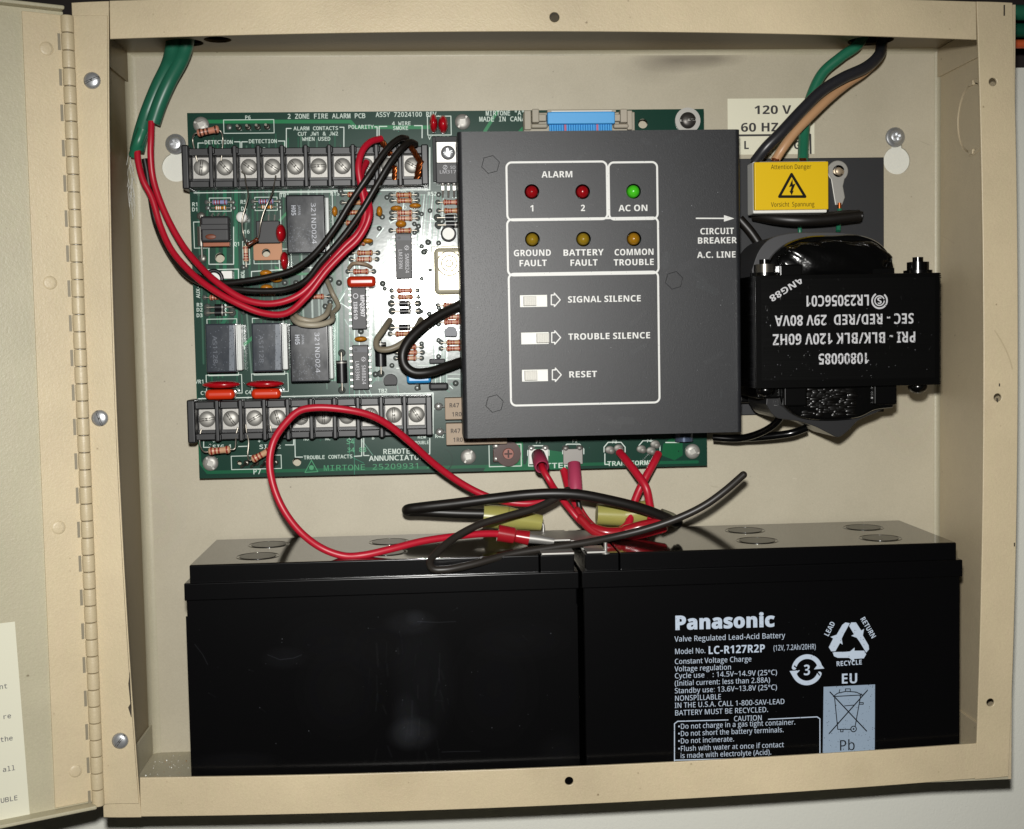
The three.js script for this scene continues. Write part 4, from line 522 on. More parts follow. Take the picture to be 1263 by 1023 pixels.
  const down = [[966, 460], [967, 488], ...arc([[969, 497], [985, 510], [1010, 515], [1060, 512], [1080, 503], [1101, 500]]), [1105, 488], [1105, 460]];
  part('coil', plate(dome(down), 18, 55, 1.2), M.varnish, xf); part('varnish_lump', lump, mat('#080706', 0.3), xf).userData.kind = 'stuff';
  const skirt = [[954, 460], ...arc([[951, 500], [962, 515], [990, 520], [1012, 527], [1030, 536], [1040, 540], [1052, 532], [1065, 519], [1090, 508], [1101, 500]]), [1103, 460]]; part('coil_wrap', plate(dome(skirt), 20, 50, 0.3), mat('#29292a', 0.3), xf);
  part('bobbin_flange', [pBox(962, 326, 990, 346, 18, 57.5, 0.6), pBox(1060, 330, 1104, 346, 18, 57, 0.6), pBox(967, 474, 996, 502, 18, 57, 0.8), pBox(1078, 474, 1107, 500, 18, 57, 0.8), pBox(934, 474, 968, 492, 18, 53, 0.8)], M.blackGl, xf);
  for (const [u, v] of [[944, 338], [1133.5, 336]]) {
    const p = at(u, v, 55), b = part('clamp_bolt', rod(V(p.x, y0 - 3, 54), V(p.x, y1 + 6.2, 54), 2.1), M.blackGl, xf);
    part('nut', [new THREE.CylinderGeometry(4.3, 4.3, 3.4, 6).translate(p.x, y1 + 2.6, 54)], u < 1000 ? mat('#7a766e', 0.3, { metalness: 0.9 }) : M.blackGl, b); part('washer', rod(V(p.x, y1 - 0.2, 54), V(p.x, y1 + 1, 54), 5.6, 5.6, 24), M.blackGl, b); part('bolt_head', [new THREE.SphereGeometry(3.9, 18, 10).scale(1, 0.7, 1).translate(p.x, y0 - 0.6, 54)], M.blackGl, b);
  }
  part('mounting_foot', [box(x0 + 6, y0 - 8, 3, x1 - 12, y1 + 6, 12.5, 0.8)], M.blackGl, xf);
}
// ---------------------------------------------------------------- supply terminal under a yellow warning cover
{
  const a = at(931, 259.5, 31), b = at(1022, 199, 31), o = thing('supply_terminal', 'white supply terminal block under a yellow high voltage warning plate', 'terminal block', V((a.x + b.x) / 2, a.y, 3));
  const c = at(926.5, 264.5, 25), d = at(1017, 200, 25); part('terminal_body', box(c.x, c.y, 19, d.x, d.y, 28.6, 0.6), M.white, o); part('terminal_base', box(c.x + 6, c.y + 3, 3, d.x - 3, d.y - 3, 19, 0.6), M.blackMat, o);
  const s = new Sheet(a.x, a.y, b.x, b.y, 31, 24, '#e2bb16'), k = '#17150e';
  s.text('Attention Danger', 976, 205.7, 5.6, { w: 51, weight: 'normal', color: '#2b2408' }); s.text('Vorsicht  Spannung', 978, 252, 5.6, { w: 55, weight: 'normal', color: '#2b2408' });
  s.line([[976.5, 215], [961.5, 242.6], [993.2, 242.6], [976.5, 215]], 3.4, k); s.area([[977.6, 221], [973.3, 231], [976.6, 230], [974.8, 236], [973.7, 235.5], [976.7, 241], [979.2, 235], [977.8, 235.6], [981.3, 226.6], [978, 227.6]], k);
  const m = new THREE.MeshPhysicalMaterial({ map: s.tex(), roughness: 0.28, clearcoat: 0.3 }); part('warning_plate', planar(box(a.x, a.y, 28.7, b.x, b.y, 31, 0.4), a.x, a.y, b.x, b.y), m, o, true);
  // solder lug with its short green lead
  const q = at(1034, 211, 5), l = thing('ring_lug', 'tinned ring lug on the black plate beside the yellow warning cover', 'ring terminal', V(q.x, q.y, 3));
  const e = at(1036, 252, 5), sh = new THREE.Shape(); sh.moveTo(q.x - 2.2, q.y - 3); sh.absarc(q.x, q.y, 4.3, Math.PI * 1.28, -Math.PI * 0.28, true); sh.lineTo(q.x + 2, q.y - 6.5); sh.lineTo(e.x + 2.2, e.y + 3); sh.lineTo(e.x + 1, e.y); sh.lineTo(e.x - 1.6, e.y); sh.lineTo(e.x - 2.2, e.y + 3.5); sh.closePath();
  part('lug', plate(sh, 3.2, 4.6, 0.3), M.dull, l); part('rivet', lathe([[0, 0.9], [1.2, 0.9], [1.6, 0.4], [1.7, 0], [2.6, 0]], 20).translate(q.x + 0.3, q.y, 4.6), mat('#b5a48c', 0.4, { metalness: 0.5 }), l); part('lead', tube([V(e.x, e.y + 0.6, 4.4), V(e.x, e.y - 3, 4.6)], 0.9, 6, 10), M.copper, l); part('insulation', tube([V(e.x, e.y - 2, 4.6), at(1035.5, 264, 5), at(1034, 285, 8)], 1.1, 14, 10), M.greenW, l);
  tag(part('black_sleeve', [tube([[930, 265.5, 10], [958, 270, 16], [985, 272, 19], [1020, 270.5, 19], [1060, 266, 18]], 2.5, 40, 14), tube([[958, 271, 10], [962, 268, 15], [1000, 269, 17], [1050, 264.5, 17], [1064, 266.5, 18]], 1.9, 40, 12)], M.blackW), 'black cable sleeve lying under the yellow warning cover', 'cable sleeve');
  tag(part('green_lead', tube([[986, 262, 14], [986.5, 280, 9], [987, 298, 9]], 0.9, 12, 8), M.greenW), 'thin green lead between the warning cover and the transformer coil', 'wire');
  tag(part('black_lead', tube([[912, 270, 8], [926, 286, 9], [940, 306, 10], [952, 320, 14]], 2.1, 24, 12), M.blackW), 'black lead running from the cover edge to the transformer coil', 'wire');
}
// ---------------------------------------------------------------- batteries
function battery(x0, x1, label, inner) {
  const o = thing('battery', label, 'battery', V((x0 + x1) / 2, IY0 + 0.05, 34)), b = part('battery_case', box(x0 + 0.6, IY0 + 0.05, 2.4, x1 - 0.6, -5.5, 66.3, 0.8, 3), M.batt, o);
  part('battery_lid', box(x0, -6.8, 2, x1, 0, 67, 0.5, 3), M.batt, o);
  const t0 = inner > 0 ? x1 - 1.6 - 13.2 : x0 + 1.6, t1 = t0 + 13.2, m0 = inner > 0 ? x0 + 2 : t1 + 0.5, m1 = inner > 0 ? t0 - 0.5 : x1 - 2;
  const lid = part('battery_cover', box(m0, -0.4, 4, m1, 6.5, 65.5, 0.35, 3), M.batt, o); part('cover_top', box(m0 + 0.25, 6.3, 4.25, m1 - 0.25, 6.7, 65.25, 0.15), M.battTop, lid); part('battery_cover', box(t0, -0.4, 4, t1, 6.4, 65.6, 0.3, 3), M.batt, o); part('cover_top', box(t0 + 0.25, 6.2, 4.25, t1 - 0.25, 6.6, 65.3, 0.15), M.battTop, lid);
  const cx = (x0 + x1) / 2;
  for (const [u, v] of inner > 0 ? [[318, 686.3], [331.5, 672], [476, 681.5], [480, 668.5]] : [[919, 654.5], [934, 667], [1065, 651], [1086, 664]]) {
    const p = atY(u, v, 6.7); part('vent_cap', [new THREE.CylinderGeometry(7.2, 7.2, 0.3, 36).translate(p.x, 6.72, p.z)], M.battCap, lid); part('vent_ring', new THREE.TorusGeometry(8.4, 0.16, 6, 44).rotateX(Math.PI / 2).translate(p.x, 6.72, p.z), M.battTop, lid);
  }
  return o;
}
const b1 = battery(-151.5, -0.7, 'black sealed battery with a plain smudged front', 1), b2 = battery(0.3, 151.5, 'black sealed battery printed with white text and recycling marks', -1);
{
  const s = sheetPx(822, 742, 1110, 966, 66.36, 16, '#050506'), w = '#b9c6d6', L = (t, u, v, h, wd, o = {}) => s.text(t, u, v, h, { align: 'left', w: wd, weight: 'normal', color: w, ...o });
  const A = (v, u = 831.5) => v - (u - 831.5) * 0.017;
  L('Panasonic', 831.5, 769, 17, 129, { weight: 'bold' }); { const g = s.g, [x, y] = s.p(831.5, 769), fs = 17 * s.k / 0.714; g.save(); g.translate(x, y); g.font = `bold ${fs}px sans-serif`; g.textBaseline = 'alphabetic'; g.textAlign = 'left'; g.lineWidth = 1.3 * s.k; g.strokeStyle = w; g.scale(129 * s.k / g.measureText('Panasonic').width, 1); g.strokeText('Panasonic', 0, fs * 0.357); g.restore(); }
  L('Valve Regulated Lead-Acid Battery', 832, 788.5, 6.8, 142); L('Model No.', 832, 804, 6.8, 40); L('LC-R127R2P', 873, 802.5, 10, 74, { weight: 'bold' }); L('(12V, 7.2Ah/20HR)', 954, 799.5, 6.8, 55);
  [['Constant Voltage Charge', 816.5, 99], ['Voltage regulation', 825.5, 73], ['Cycle use    : 14.5V~14.9V (25°C)', 834.2, 132], ['(Initial current: less than 2.88A)', 843.3, 123], ['Standby use: 13.6V~13.8V (25°C)', 852.6, 132], ['NONSPILLABLE', 861.8, 60], ['IN THE U.S.A. CALL 1-800-SAV-LEAD', 870.6, 142], ['BATTERY MUST BE RECYCLED.', 879.8, 121]].forEach(([t, v, wd]) => L(t, 832, v, 6.6, wd, {}));
  L('CAUTION', 905, 887, 6.6, 37); s.line([[898, 888.3], [836, 890], [832, 893], [832, 966]], 1.3, w); s.line([[948, 887.5], [1008, 884.5], [1011.5, 887], [1011.5, 966]], 1.3, w); s.line([[832, 938], [1011, 934]], 1.3, w);
  [['•Do not charge in a gas tight container.', 836, 896.5, 152], ['•Do not short the battery terminals.', 836, 905.5, 137], ['•Do not incinerate.', 836, 914.5, 73], ['•Flush with water at once if contact', 836, 924, 137], ['is made with electrolyte (Acid).', 839, 932.5, 118]].forEach(([t, u, v, wd]) => L(t, u, v, 6.6, wd));
  // number in a ring of arrows
  s.ring(995.5, 826.5, 17, 6, w, 0.35, 2.75); s.ring(995.5, 826.5, 17, 6, w, 3.35, 5.95); s.text('3', 995.5, 826.5, 13.5, { color: w, w: 9 }); s.area([[1004, 826], [1017, 825], [1011, 817]], w); s.area([[974, 828], [987, 827], [978.5, 836]], w); s.line([[1008, 829], [1011, 833]], 1.6, '#070708'); s.line([[980, 822], [984, 825]], 1.6, '#070708');
  // three folded arrows
  const C = [1048, 793];
  for (let i = 0; i < 3; i++) { const a = i * 2.0944, R = (x, y) => [C[0] + x * Math.cos(a) - y * Math.sin(a), C[1] + x * Math.sin(a) + y * Math.cos(a)]; s.area([R(-17, -8), R(-9, -22), R(-5, -25), R(0.5, -24), R(-7, -10.5), R(-10, -4)], w); s.area([R(2, -25), R(8, -25), R(14.5, -15), R(18, -17), R(15.5, -3.5), R(2, -8.5), R(5.5, -10.3), R(-0.5, -20.5)], w); }
  s.text('LEAD', 1023.5, 776, 6.6, { rot: -62, w: 20, color: w }); s.text('RETURN', 1071, 774.5, 6.6, { rot: 60, w: 31, color: w }); s.text('RECYCLE', 1047.5, 818, 6.2, { rot: -2, w: 34, color: w }); s.text('EU', 1048, 837, 13, { color: w, w: 23 });
  s.area([[1016, 847.5], [1079.5, 844.5], [1079, 966], [1014.5, 966]], '#8fa0b2'); const k = '#15181c';
  s.line([[1029.5, 860], [1033.5, 900], [1050, 900]], 1.1, k); s.line([[1062, 857], [1055, 896]], 1.1, k); s.line([[1028, 859.5], [1064, 857.5], [1056, 854], [1044, 853], [1033, 855.5], [1028, 859.5]], 1.1, k); s.ring(1053, 899.5, 3.6, 1.2, k); s.dot(1053, 899.5, 1.2, k); s.line([[1037, 900], [1037, 903], [1040, 903], [1040, 900]], 1, k); s.line([[1042, 871], [1054, 870]], 1, k); s.line([[1060, 867], [1065, 867], [1065, 869], [1060, 869]], 1, k); s.line([[1035, 855], [1036, 851]], 1, k); s.line([[1043, 853], [1043, 850], [1049, 850], [1049, 852.5]], 1, k);
  s.line([[1024, 854], [1069, 902]], 1.4, k); s.line([[1070, 852], [1023, 905]], 1.4, k); s.text('Pb', 1045, 919.5, 13.5, { color: k, w: 22, weight: 'normal' });
  for (let i = 0; i < 1500; i++) { s.g.globalAlpha = 0.25 + 0.5 * rnd(); s.dot(826 + rnd() * 260, 750 + rnd() * 200, 0.2 + 0.35 * rnd(), '#070708'); } s.g.globalAlpha = 1; for (let i = 0; i < 40; i++) { s.g.globalAlpha = 0.08 + 0.2 * rnd(); s.dot(826 + rnd() * 280, 745 + rnd() * 205, 0.3 + 0.3 * rnd(), '#a4aab2'); } s.g.globalAlpha = 1;
  s.face('front_print', b2, new THREE.MeshPhysicalMaterial({ map: s.tex(), roughness: 0.2 }), 0.02);
  // dusty smudges on the plain front
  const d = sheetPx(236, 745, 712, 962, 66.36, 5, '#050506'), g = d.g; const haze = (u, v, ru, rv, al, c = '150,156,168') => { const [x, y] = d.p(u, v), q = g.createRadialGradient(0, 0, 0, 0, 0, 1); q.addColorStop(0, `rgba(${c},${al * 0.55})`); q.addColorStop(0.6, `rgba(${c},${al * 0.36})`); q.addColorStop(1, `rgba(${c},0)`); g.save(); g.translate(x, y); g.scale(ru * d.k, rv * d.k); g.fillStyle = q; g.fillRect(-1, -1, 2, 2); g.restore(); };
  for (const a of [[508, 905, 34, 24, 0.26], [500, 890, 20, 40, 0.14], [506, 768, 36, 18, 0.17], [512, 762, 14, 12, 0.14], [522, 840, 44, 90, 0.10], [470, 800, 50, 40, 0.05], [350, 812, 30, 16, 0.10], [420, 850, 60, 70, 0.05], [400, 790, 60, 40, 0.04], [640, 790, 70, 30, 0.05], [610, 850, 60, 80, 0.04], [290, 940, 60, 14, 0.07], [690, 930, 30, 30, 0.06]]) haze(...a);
  haze(468, 862, 17, 20, 0.55, '5,5,6'); haze(532, 870, 5, 60, 0.5, '5,5,6'); haze(446, 850, 5, 50, 0.3, '5,5,6');
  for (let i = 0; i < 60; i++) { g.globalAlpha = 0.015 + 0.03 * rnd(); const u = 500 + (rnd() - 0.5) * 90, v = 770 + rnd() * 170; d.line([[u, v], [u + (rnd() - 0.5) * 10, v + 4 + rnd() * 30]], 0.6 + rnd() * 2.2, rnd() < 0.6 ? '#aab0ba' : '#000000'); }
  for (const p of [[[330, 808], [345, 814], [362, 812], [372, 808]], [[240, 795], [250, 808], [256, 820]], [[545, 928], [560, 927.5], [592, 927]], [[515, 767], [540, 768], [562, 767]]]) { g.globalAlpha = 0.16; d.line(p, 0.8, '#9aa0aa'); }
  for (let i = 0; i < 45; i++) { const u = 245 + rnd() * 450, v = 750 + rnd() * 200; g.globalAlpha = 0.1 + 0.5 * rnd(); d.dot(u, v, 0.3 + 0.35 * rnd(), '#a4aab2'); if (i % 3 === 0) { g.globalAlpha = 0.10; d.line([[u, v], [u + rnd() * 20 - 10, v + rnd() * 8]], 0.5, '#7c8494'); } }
  g.globalAlpha = 1;
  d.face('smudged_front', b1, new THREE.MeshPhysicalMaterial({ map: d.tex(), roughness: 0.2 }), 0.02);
  // tin terminals
  const tab = (u0, v0, u1, v1, y) => { const a = atY(u0, v1, y), b = atY(u1, v0, y); return box(a.x, y - 0.4, b.z, b.x, y + 0.4, a.z, 0.2); };
  part('terminal_tab', [tab(652, 655, 696, 668, 8.2), tab(668, 676, 704, 684, 7.4)], M.nickel, b1); part('terminal_tab', [tab(704, 655, 737, 668, 8.2), tab(724, 674, 742, 682, 7.4)], M.nickel, b2);
  const hook = (u, v, y) => { const p = atY(u, v, y); return [tube([V(p.x, 6.6, p.z), V(p.x, 11.5, p.z), V(p.x - 1.2, 12.8, p.z), V(p.x - 2.4, 12.2, p.z)], 0.6, 16, 8), new THREE.CylinderGeometry(1.6, 1.6, 0.4, 14).translate(p.x, 6.8, p.z)]; };
  part('terminal_post', hook(670, 661, 6.8), M.nickel, b1); part('terminal_post', [hook(747, 682.5, 6.8)[1], tube([atY(747, 682, 6.8), atY(747, 682, 6.8).add(V(0, 4, 0))], 0.7, 4, 8)], M.nickel, b2);
}
// ---------------------------------------------------------------- cables that come in through the top of the case
const topIn = (u, v) => { const p = atY(u, v, IY1); return p; };
function cable(name, label, cat, pts, r, m, group) { return tag(part(name, tube(pts, r, Math.max(40, pts.length * 12), 18), m), label, cat, group); }
{
  const a = topIn(230, 52), a2 = V(a.x + 3, 232, a.z + 1), b = V(a.x - 5.2, IY1, a.z + 0.5), b2 = V(b.x + 3, 232, b.z);
  const sh1 = tag(part('green_cable', tube([a2, a, [224, 72, 17], [209, 100, 14], [197, 127, 13], [188.5, 152, 13]], 3.0, 60, 20), M.greenDk), 'green sheathed cable from the top hole, cut off nearer the circuit board', 'cable');
  const sh2 = tag(part('green_cable', tube([b2, b, [208, 78, 15], [194, 108, 12], [182, 138, 11], [174, 163, 12], [168.5, 186, 13]], 3.0, 60, 20), M.greenDk), 'green sheathed cable from the top hole, cut lower beside the side wall', 'cable');
  part('cut_sheath', tube([[176, 160, 14.8], [170, 176, 15], [165, 192, 12]], 2.2, 12, 10), M.greenW, sh2);
  // supply wires
  const g0 = topIn(1060, 53), k0 = topIn(1088, 53), t0 = topIn(1086, 56);
  cable('supply_wire', 'green earth wire curving down behind the black supply wire', 'wire', [V(g0.x + 8, 232, g0.z), g0, [1038, 70, 13], [1015, 90, 12], [1001, 118, 12], [994, 145, 13], [991.5, 172, 16], [990.5, 199, 21]], 2.25, M.greenW);
  cable('supply_wire', 'black supply wire curving down to the yellow warning cover', 'wire', [V(k0.x + 2, 232, k0.z), k0, [1083, 70, 22], [1068, 83, 25], [1040, 96, 27], [1014, 112, 28], [990, 135, 29], [962, 165, 30], [945, 182, 29], [931, 200, 26]], 2.35, mat('#26262a', 0.35));
  cable('supply_wire', 'tan supply wire running behind the black one to the warning cover', 'wire', [V(t0.x + 2, 232, t0.z), t0, [1082, 72, 15], [1067, 88, 16], [1045, 103, 18], [1024, 120, 21], [1003, 140, 23], [980, 164, 24], [965, 184, 24], [955.5, 199, 22]], 1.95, M.tanW);
  for (const [u, l] of [[957, 'bare copper end of the tan supply wire at the warning cover'], [991, 'bare copper end of the green earth wire at the warning cover']]) { const p = at(u, 198.5, 25); const st = []; for (let i = 0; i < 5; i++) st.push(rod(V(p.x - 1.2 + i * 0.6, p.y + 1.2, 24), V(p.x - 1.4 + i * 0.7, p.y - 1.4, 25.5), 0.28)); tag(part('copper_strands', st, M.copper), l, 'wire end'); }
  // conduits lying along the top of the case, outside
  const out = (v, z) => at(1258, v, z).y;
  for (const [v, r, m, l, n] of [[14, 3.3, M.greenDk, 'thick green cable outside the cabinet, upper of two', 'outside_cable'], [36, 3.0, mat('#0c4a38', 0.4), 'dark green cable outside the cabinet, just above the orange one', 'outside_cable'], [52, 1.9, M.cableO, 'orange cable outside the cabinet under the green cables', 'outside_cable']]) { const y = out(v, 8); tag(part(n, tube([V(40, y + 6 + (v < 40 ? 2.4 : 3), 4), V(140, y + 2.4, 5), V(176, y, 8), V(230, y - 1, 8), V(340, y - 4, 10)].map((p) => p.x < 170 ? V(p.x, Math.max(p.y, 219.6), p.z) : p), r, 60, 16), m), l, 'cable'); }
}
// ---------------------------------------------------------------- red and black field wires
const twist = (p0, p1, r) => { const out = [], d = p1.clone().sub(p0), n = V(0, 0, 1).cross(d).normalize(); for (let i = 0; i < 6; i++) { const f = (t, w) => p0.clone().addScaledVector(d, t).addScaledVector(n, Math.cos(i + w) * r * 0.6).add(V(0, 0, Math.sin(i + w) * r * 0.6)); out.push(tube([f(0, 0), f(0.35, 1.6), f(0.7, 3.2), f(1, 4.6)], r * 0.4, 12, 6)); } return out; };
function wire(name, label, pts, r, m, bare, group) { const g = thing(name, label, 'wire', at(...pts[0]), group); part('insulation', tube(pts, r, pts.length * 12, 14), m, g); if (bare) part('bare_strands', twist(at(...bare[0]), at(...bare[1]), r), M.copper, g); return g; }
wire('red_wire', 'red field wire from the nearer green cable, upper of the red pair', [[186.5, 150, 15], [186, 170, 16], [185.5, 190, 16], [189, 222, 15], [203, 262, 16], [224, 301, 19], [245, 327, 24], [266, 347, 29], [302, 369.5, 32], [336, 374.5, 33], [370, 363, 33], [403, 328, 32], [424, 305, 32], [441, 288, 32], [449, 272, 33], [450, 255, 34], [446, 234, 34], [442, 205, 34], [447, 186, 32], [457, 175, 29], [470, 171, 25]], 1.36, M.red, [[469, 171.5, 25], [482, 190, 20]]);
wire('red_wire', 'red field wire from the lower cut cable, outer of the red pair', [[169, 184, 14], [170, 198, 15], [176, 222, 16], [187, 244, 16], [198, 280, 17], [211, 308, 20], [231, 332, 24], [253, 351, 28], [286, 371, 31], [325, 386.5, 32], [353, 386.5, 33], [378, 366, 34], [403, 334, 34], [424, 312, 34], [441, 296, 34], [452, 278, 34], [456, 264, 34], [454, 248, 32], [447, 232, 30], [445, 216, 28], [452, 200, 22]], 1.36, M.red);
wire('black_wire', 'black field wire, upper of the pair crossing the relays', [[178, 196, 12], [181, 212, 12], [186, 245, 12], [191, 272, 12], [203, 302, 14], [222, 329, 19], [245, 342, 24], [271, 349, 28], [303, 346.5, 30], [334, 341, 31], [361, 333, 32], [386, 315, 34], [411, 284, 36], [432, 250, 37], [452, 220, 38], [475, 186.5, 36], [486, 175, 34], [495, 170, 32], [502, 171, 29]], 1.25, M.blackW, [[487, 205, 23], [486.5, 222, 20]]);
wire('black_wire', 'black field wire, lower of the pair crossing the relays', [[186, 186, 11], [186, 205, 11], [191, 245, 11], [196, 282, 13], [209, 311, 17], [228, 337, 22], [253, 351, 26], [295, 357.5, 29], [325, 359, 30], [353, 357, 31], [376, 347, 33], [396, 323, 35], [413, 304, 36], [430, 283, 37], [446, 260, 38], [466, 226, 38], [483, 198, 37], [497, 181, 35], [506, 175, 32], [513, 178, 29]], 1.25, M.blackW, [[507, 181, 30], [519.5, 201, 24]]);
tag(part('copper_strands', twist(at(519, 198, 24), at(514.5, 221, 19), 1.6), M.copper), 'twisted copper strands at the last upper terminal', 'wire end');
{
  const g = thing('black_cable_loop', 'thick black cable looping out from under the black cover', 'cable', at(566, 376, 20));
  part('insulation', tube([[585, 366, 20], [566, 377, 21], [540, 390, 24], [518, 406, 27], [503, 422, 29], [496.5, 437, 30], [499, 451, 30], [510, 459.5, 30], [530, 459, 29], [552, 452, 26], [570, 446, 22], [590, 440, 18]], 2.05, 90, 16), M.blackW, g);
}
tag(part('black_lead', [tube([[880, 540, 22], [912, 541, 26], [938, 534, 32], [957, 522, 38], [966, 508, 42], [966, 495, 44]], 1.5, 40, 12), tube([[890, 541, 20], [930, 540, 24], [960, 537, 28], [978, 534, 30], [995, 528, 30]], 1.6, 40, 12)], M.blackGl), 'pair of black leads from the transformer under the cover edge', 'wire');
// ---------------------------------------------------------------- loose end-of-line resistors
function eol(label, u0, v0, u1, v1, z, leads, m, b, s = 1.25) {
  const p = at(u0, v0, z), q = at(u1, v1, z), c = p.clone().lerp(q, 0.5), o = thing('loose_resistor', label, 'resistor', c), a = Math.atan2(q.y - p.y, q.x - p.x);
  const body = put('resistor_body', resBody, m, o, c, a, s * p.distanceTo(q) / 8.2); put('colour_band', resBands, b, body, ZERO); for (const l of leads) part('lead', tube(l, 0.33, 30, 8, true), M.lead, o); return o;
}
eol('pinkish resistor bridging the first two upper terminals over a board screw', 243, 164.5, 270, 159, 21, [[[247, 164, 21], [240, 165, 21], [237.5, 172, 20], [240, 186, 20], [243, 199, 19.5]], [[266, 160, 21], [272, 162, 21], [274.5, 170, 20], [274, 184, 20], [272.5, 198, 19.5]]], mat('#bf8068', 0.35), M.bandDk);
eol('dark glossy brown resistor hanging by two long leads near the copper tab', 304, 303, 319, 294, 27, [[[306, 302, 26.5], [303, 299, 25], [300, 288, 24], [298.5, 272, 25], [303, 254, 25], [306, 240, 24], [303, 226, 21], [301, 214, 19.5], [298, 212, 19.5]], [[317, 295, 26.5], [319, 290, 26], [321, 277, 25], [325, 262, 25], [331, 248, 25], [335, 240, 24], [338, 228, 21], [340, 217, 19.5]]], mat('#5f2a14', 0.15, { clearcoat: 0.8 }), M.bandDk, 1.1);
eol('tan resistor with red bands level below the first lower terminals', 257, 557, 284, 554.5, 22, [[[260, 557, 22], [252, 557.5, 22], [247, 551, 21], [246, 541, 20], [248, 530, 19.5]], [[281, 554.5, 22], [289, 554, 22], [290.5, 545, 21], [291, 537, 20], [293, 528, 19.5]]], mat('#c49a78', 0.35), M.band);
eol('tan resistor with red bands tilted beside the red wire loop', 310.5, 567.5, 334, 555, 23, [[[313, 566, 23], [307.5, 568, 23], [305.5, 562, 22], [306.5, 545, 21], [304, 533, 20], [303, 524, 19.5]], [[332, 556, 23], [338, 553, 23], [339, 544, 22], [335, 534, 20], [333, 525, 19.5]]], mat('#c49a78', 0.35), M.band);
// ---------------------------------------------------------------- battery leads
{
  const g = thing('red_battery_lead', 'long red lead looping across the lower terminals to a red crimp', 'wire', at(380, 600, 50));
  part('insulation', tube([[622, 659, 44], [600, 658.5, 46], [560, 662, 50], [520, 668, 54], [480, 678, 58], [448, 685, 60], [425, 686, 60], [398, 677, 60], [371, 657, 58], [349, 628, 56], [336, 596, 55], [332.5, 568, 54], [338, 543, 53], [353, 521, 53], [369, 507, 53], [390, 503, 53], [430, 506, 52], [458, 513, 50], [480, 525, 47], [505, 545, 43], [540, 576, 36], [575, 600, 32], [605, 614, 31], [630, 620, 31], [655, 621, 32], [676, 616, 34], [694, 608, 34]], 1.45, 260, 16), M.red, g);
  const p = at(614, 657.5, 44), q = at(652, 664, 44), c = p.clone().lerp(q, 0.52); part('red_crimp', [rod(p, c, 3.4, 3.3, 22), rod(c, c.clone().lerp(q, 0.12), 3.3, 2.6, 22), rod(c.clone().lerp(q, 0.12), q, 2.6, 3.0, 22)], M.redSl, g); part('crimp_tongue', rod(q, at(683, 668, 44), 2.1, 1.5, 10), M.nickel, g);
}
{
  const g = thing('thick_black_lead', 'thick black sleeved lead bent double behind the battery terminals', 'wire', at(640, 615, 36));
  part('sleeve', tube([[838, 646, 30], [822, 639, 33], [790, 627, 36], [750, 617, 38], [715, 610.5, 39], [685, 609, 39], [650, 610.5, 38], [610, 615, 36], [560, 621.5, 34], [520, 626, 32], [503, 628.5, 30], [503, 630.5, 27], [520, 631, 26], [560, 633, 26], [600, 634, 26]], 2.15, 160, 16), M.blackW, g);
  part('sleeve_end', tube([[815, 634, 32], [830, 640, 31], [836, 646, 30]], 2.3, 12, 14), mat('#6d6a58', 0.4, { clearcoat: 0.4 }), g);
  const cone = (u0, v0, u1, v1, z, r0, r1) => rod(at(u0, v0, z), at(u1, v1, z), r0, r1, 20);
  part('yellow_sleeve', [cone(596, 636.5, 626, 639, 27, 4.8, 4.9), cone(626, 639, 668, 645, 27, 4.8, 3.2)], M.sleeveY, g);
  part('yellow_sleeve', [cone(736, 634.5, 770, 636, 22, 4.4, 4.6), cone(770, 636, 806, 630, 22, 4.6, 5)], M.sleeveY, g);
}
{
  const g = thing('thin_black_lead', 'thin black lead ending in mid-air over the front battery edge', 'wire', at(700, 670, 50));
  part('insulation', tube([[700, 605, 36], [685, 615, 38], [660, 627, 42], [625, 637, 46], [592, 647, 50], [560, 664, 56], [538, 683, 63], [530, 694, 67], [534, 702, 69.5], [548, 703, 70], [580, 697, 68], [630, 684, 63], [680, 676, 60], [720, 670, 58], [760, 662, 56], [800, 652, 56], [840, 638, 57], [870, 623, 58], [895, 605, 58], [917, 586, 57]], 1.5, 200, 14, true), mat('#27231f', 0.42), g);
}
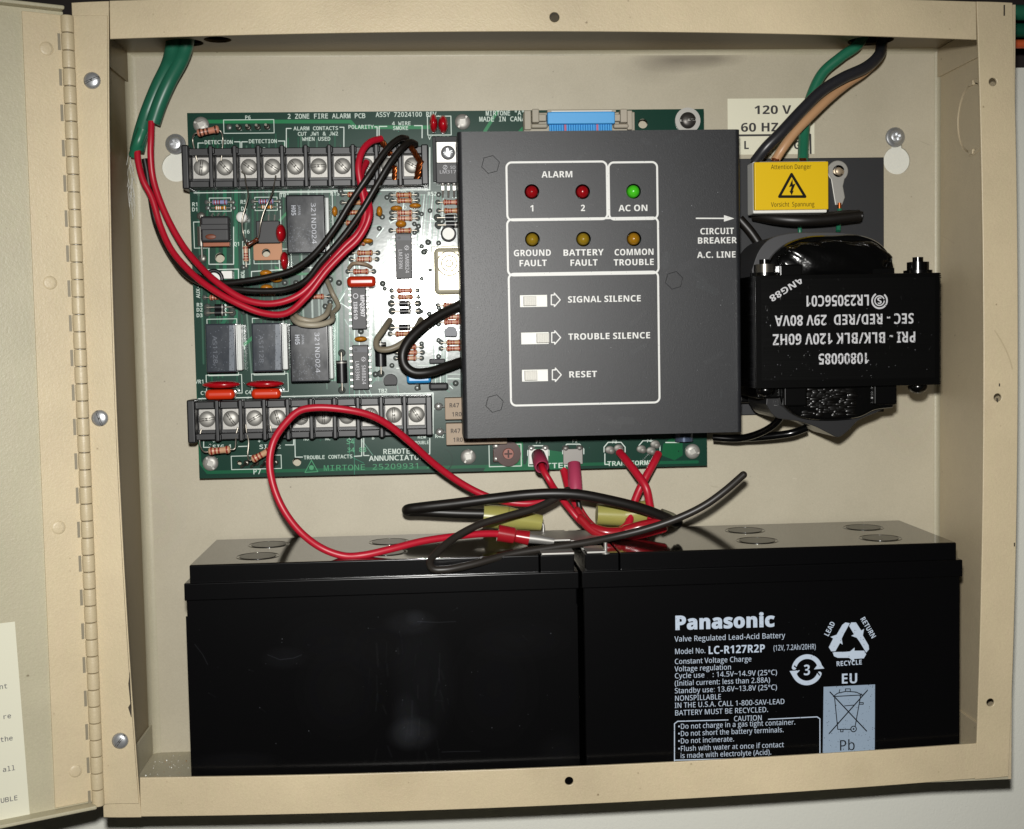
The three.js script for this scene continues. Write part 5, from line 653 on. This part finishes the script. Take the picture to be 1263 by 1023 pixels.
{
  const g = thing('pink_crimp_lead', 'red lead with a pink crimp pointing out at the first board tab', 'wire', at(667, 575, 20));
  const hollow = (p, q, r) => { const l = p.distanceTo(q), t = lathe([[r * 0.6, l * 0.3], [r * 0.66, l], [r, l], [r * 1.02, l * 0.6], [r * 0.95, 0], [0, 0]], 24); return t.applyQuaternion(new THREE.Quaternion().setFromUnitVectors(V(0, 0, 1), q.clone().sub(p).normalize())).translate(p.x, p.y, p.z); };
  part('pink_crimp', hollow(at(664, 562, 17), at(668.5, 576.5, 30), 3.1), M.pink, g); part('insulation', tube([[667, 571, 24], [670, 580, 30], [677, 592, 32], [683, 602, 31], [692, 614, 29], [703, 628, 28], [716, 643, 29], [732, 655, 31]], 1.4, 30, 12), M.red, g);
  const h = thing('pink_crimp_lead', 'dark lead with a pink crimp hanging down from the second board tab', 'wire', at(707, 590, 20));
  part('pink_crimp', hollow(at(708, 572, 15.5), at(710, 606, 22), 2.9), M.pink, h); part('insulation', tube([[709, 598, 20], [711, 608, 22], [714, 622, 24], [716, 636, 24]], 1.2, 20, 10), M.blackW, h);
  const red = (label, pts, r = 1.7) => cable('red_lead', label, 'wire', pts, r, M.red);
  red('red lead from under the board beside the pink crimp', [[693, 570, 9], [697, 586, 12], [702, 604, 17], [712, 624, 22], [726, 645, 26], [742, 656, 30], [758, 656, 31]]);
  red('red transformer lead crossing in front to the battery terminals', [[764, 558, 15], [770, 565, 19], [785, 584, 26], [797, 602, 30], [801, 620, 30], [803, 640, 29], [798, 654, 28], [782, 660, 28]]);
  red('red transformer lead crossing behind from the end board tab', [[812, 560, 15], [808, 568, 18], [797, 588, 21], [787, 608, 22], [779, 630, 24], [775, 646, 27], [764, 655, 29], [748, 658, 31]]);
  part('red_splice', [tube([[712, 630, 26], [724, 646, 29], [742, 657, 32], [766, 660, 33], [790, 655, 33], [806, 649, 33], [822, 646, 32]], 1.7, 60, 14, true), tube([[716, 640, 29], [732, 655, 32], [756, 664, 35], [786, 660, 35], [818, 652, 34]], 1.9, 60, 14, true), tube([[772, 655, 33], [790, 650, 34], [814, 645, 33]], 2.4, 30, 16, true), tube([[730, 652, 31], [748, 657, 33], [764, 657, 33]], 2.3, 30, 16, true)], M.redSl);
  tag(scene.children[scene.children.length - 1], 'glossy red spliced leads lying across the battery tops', 'wire splice');
}
renderer.render(scene, camera);
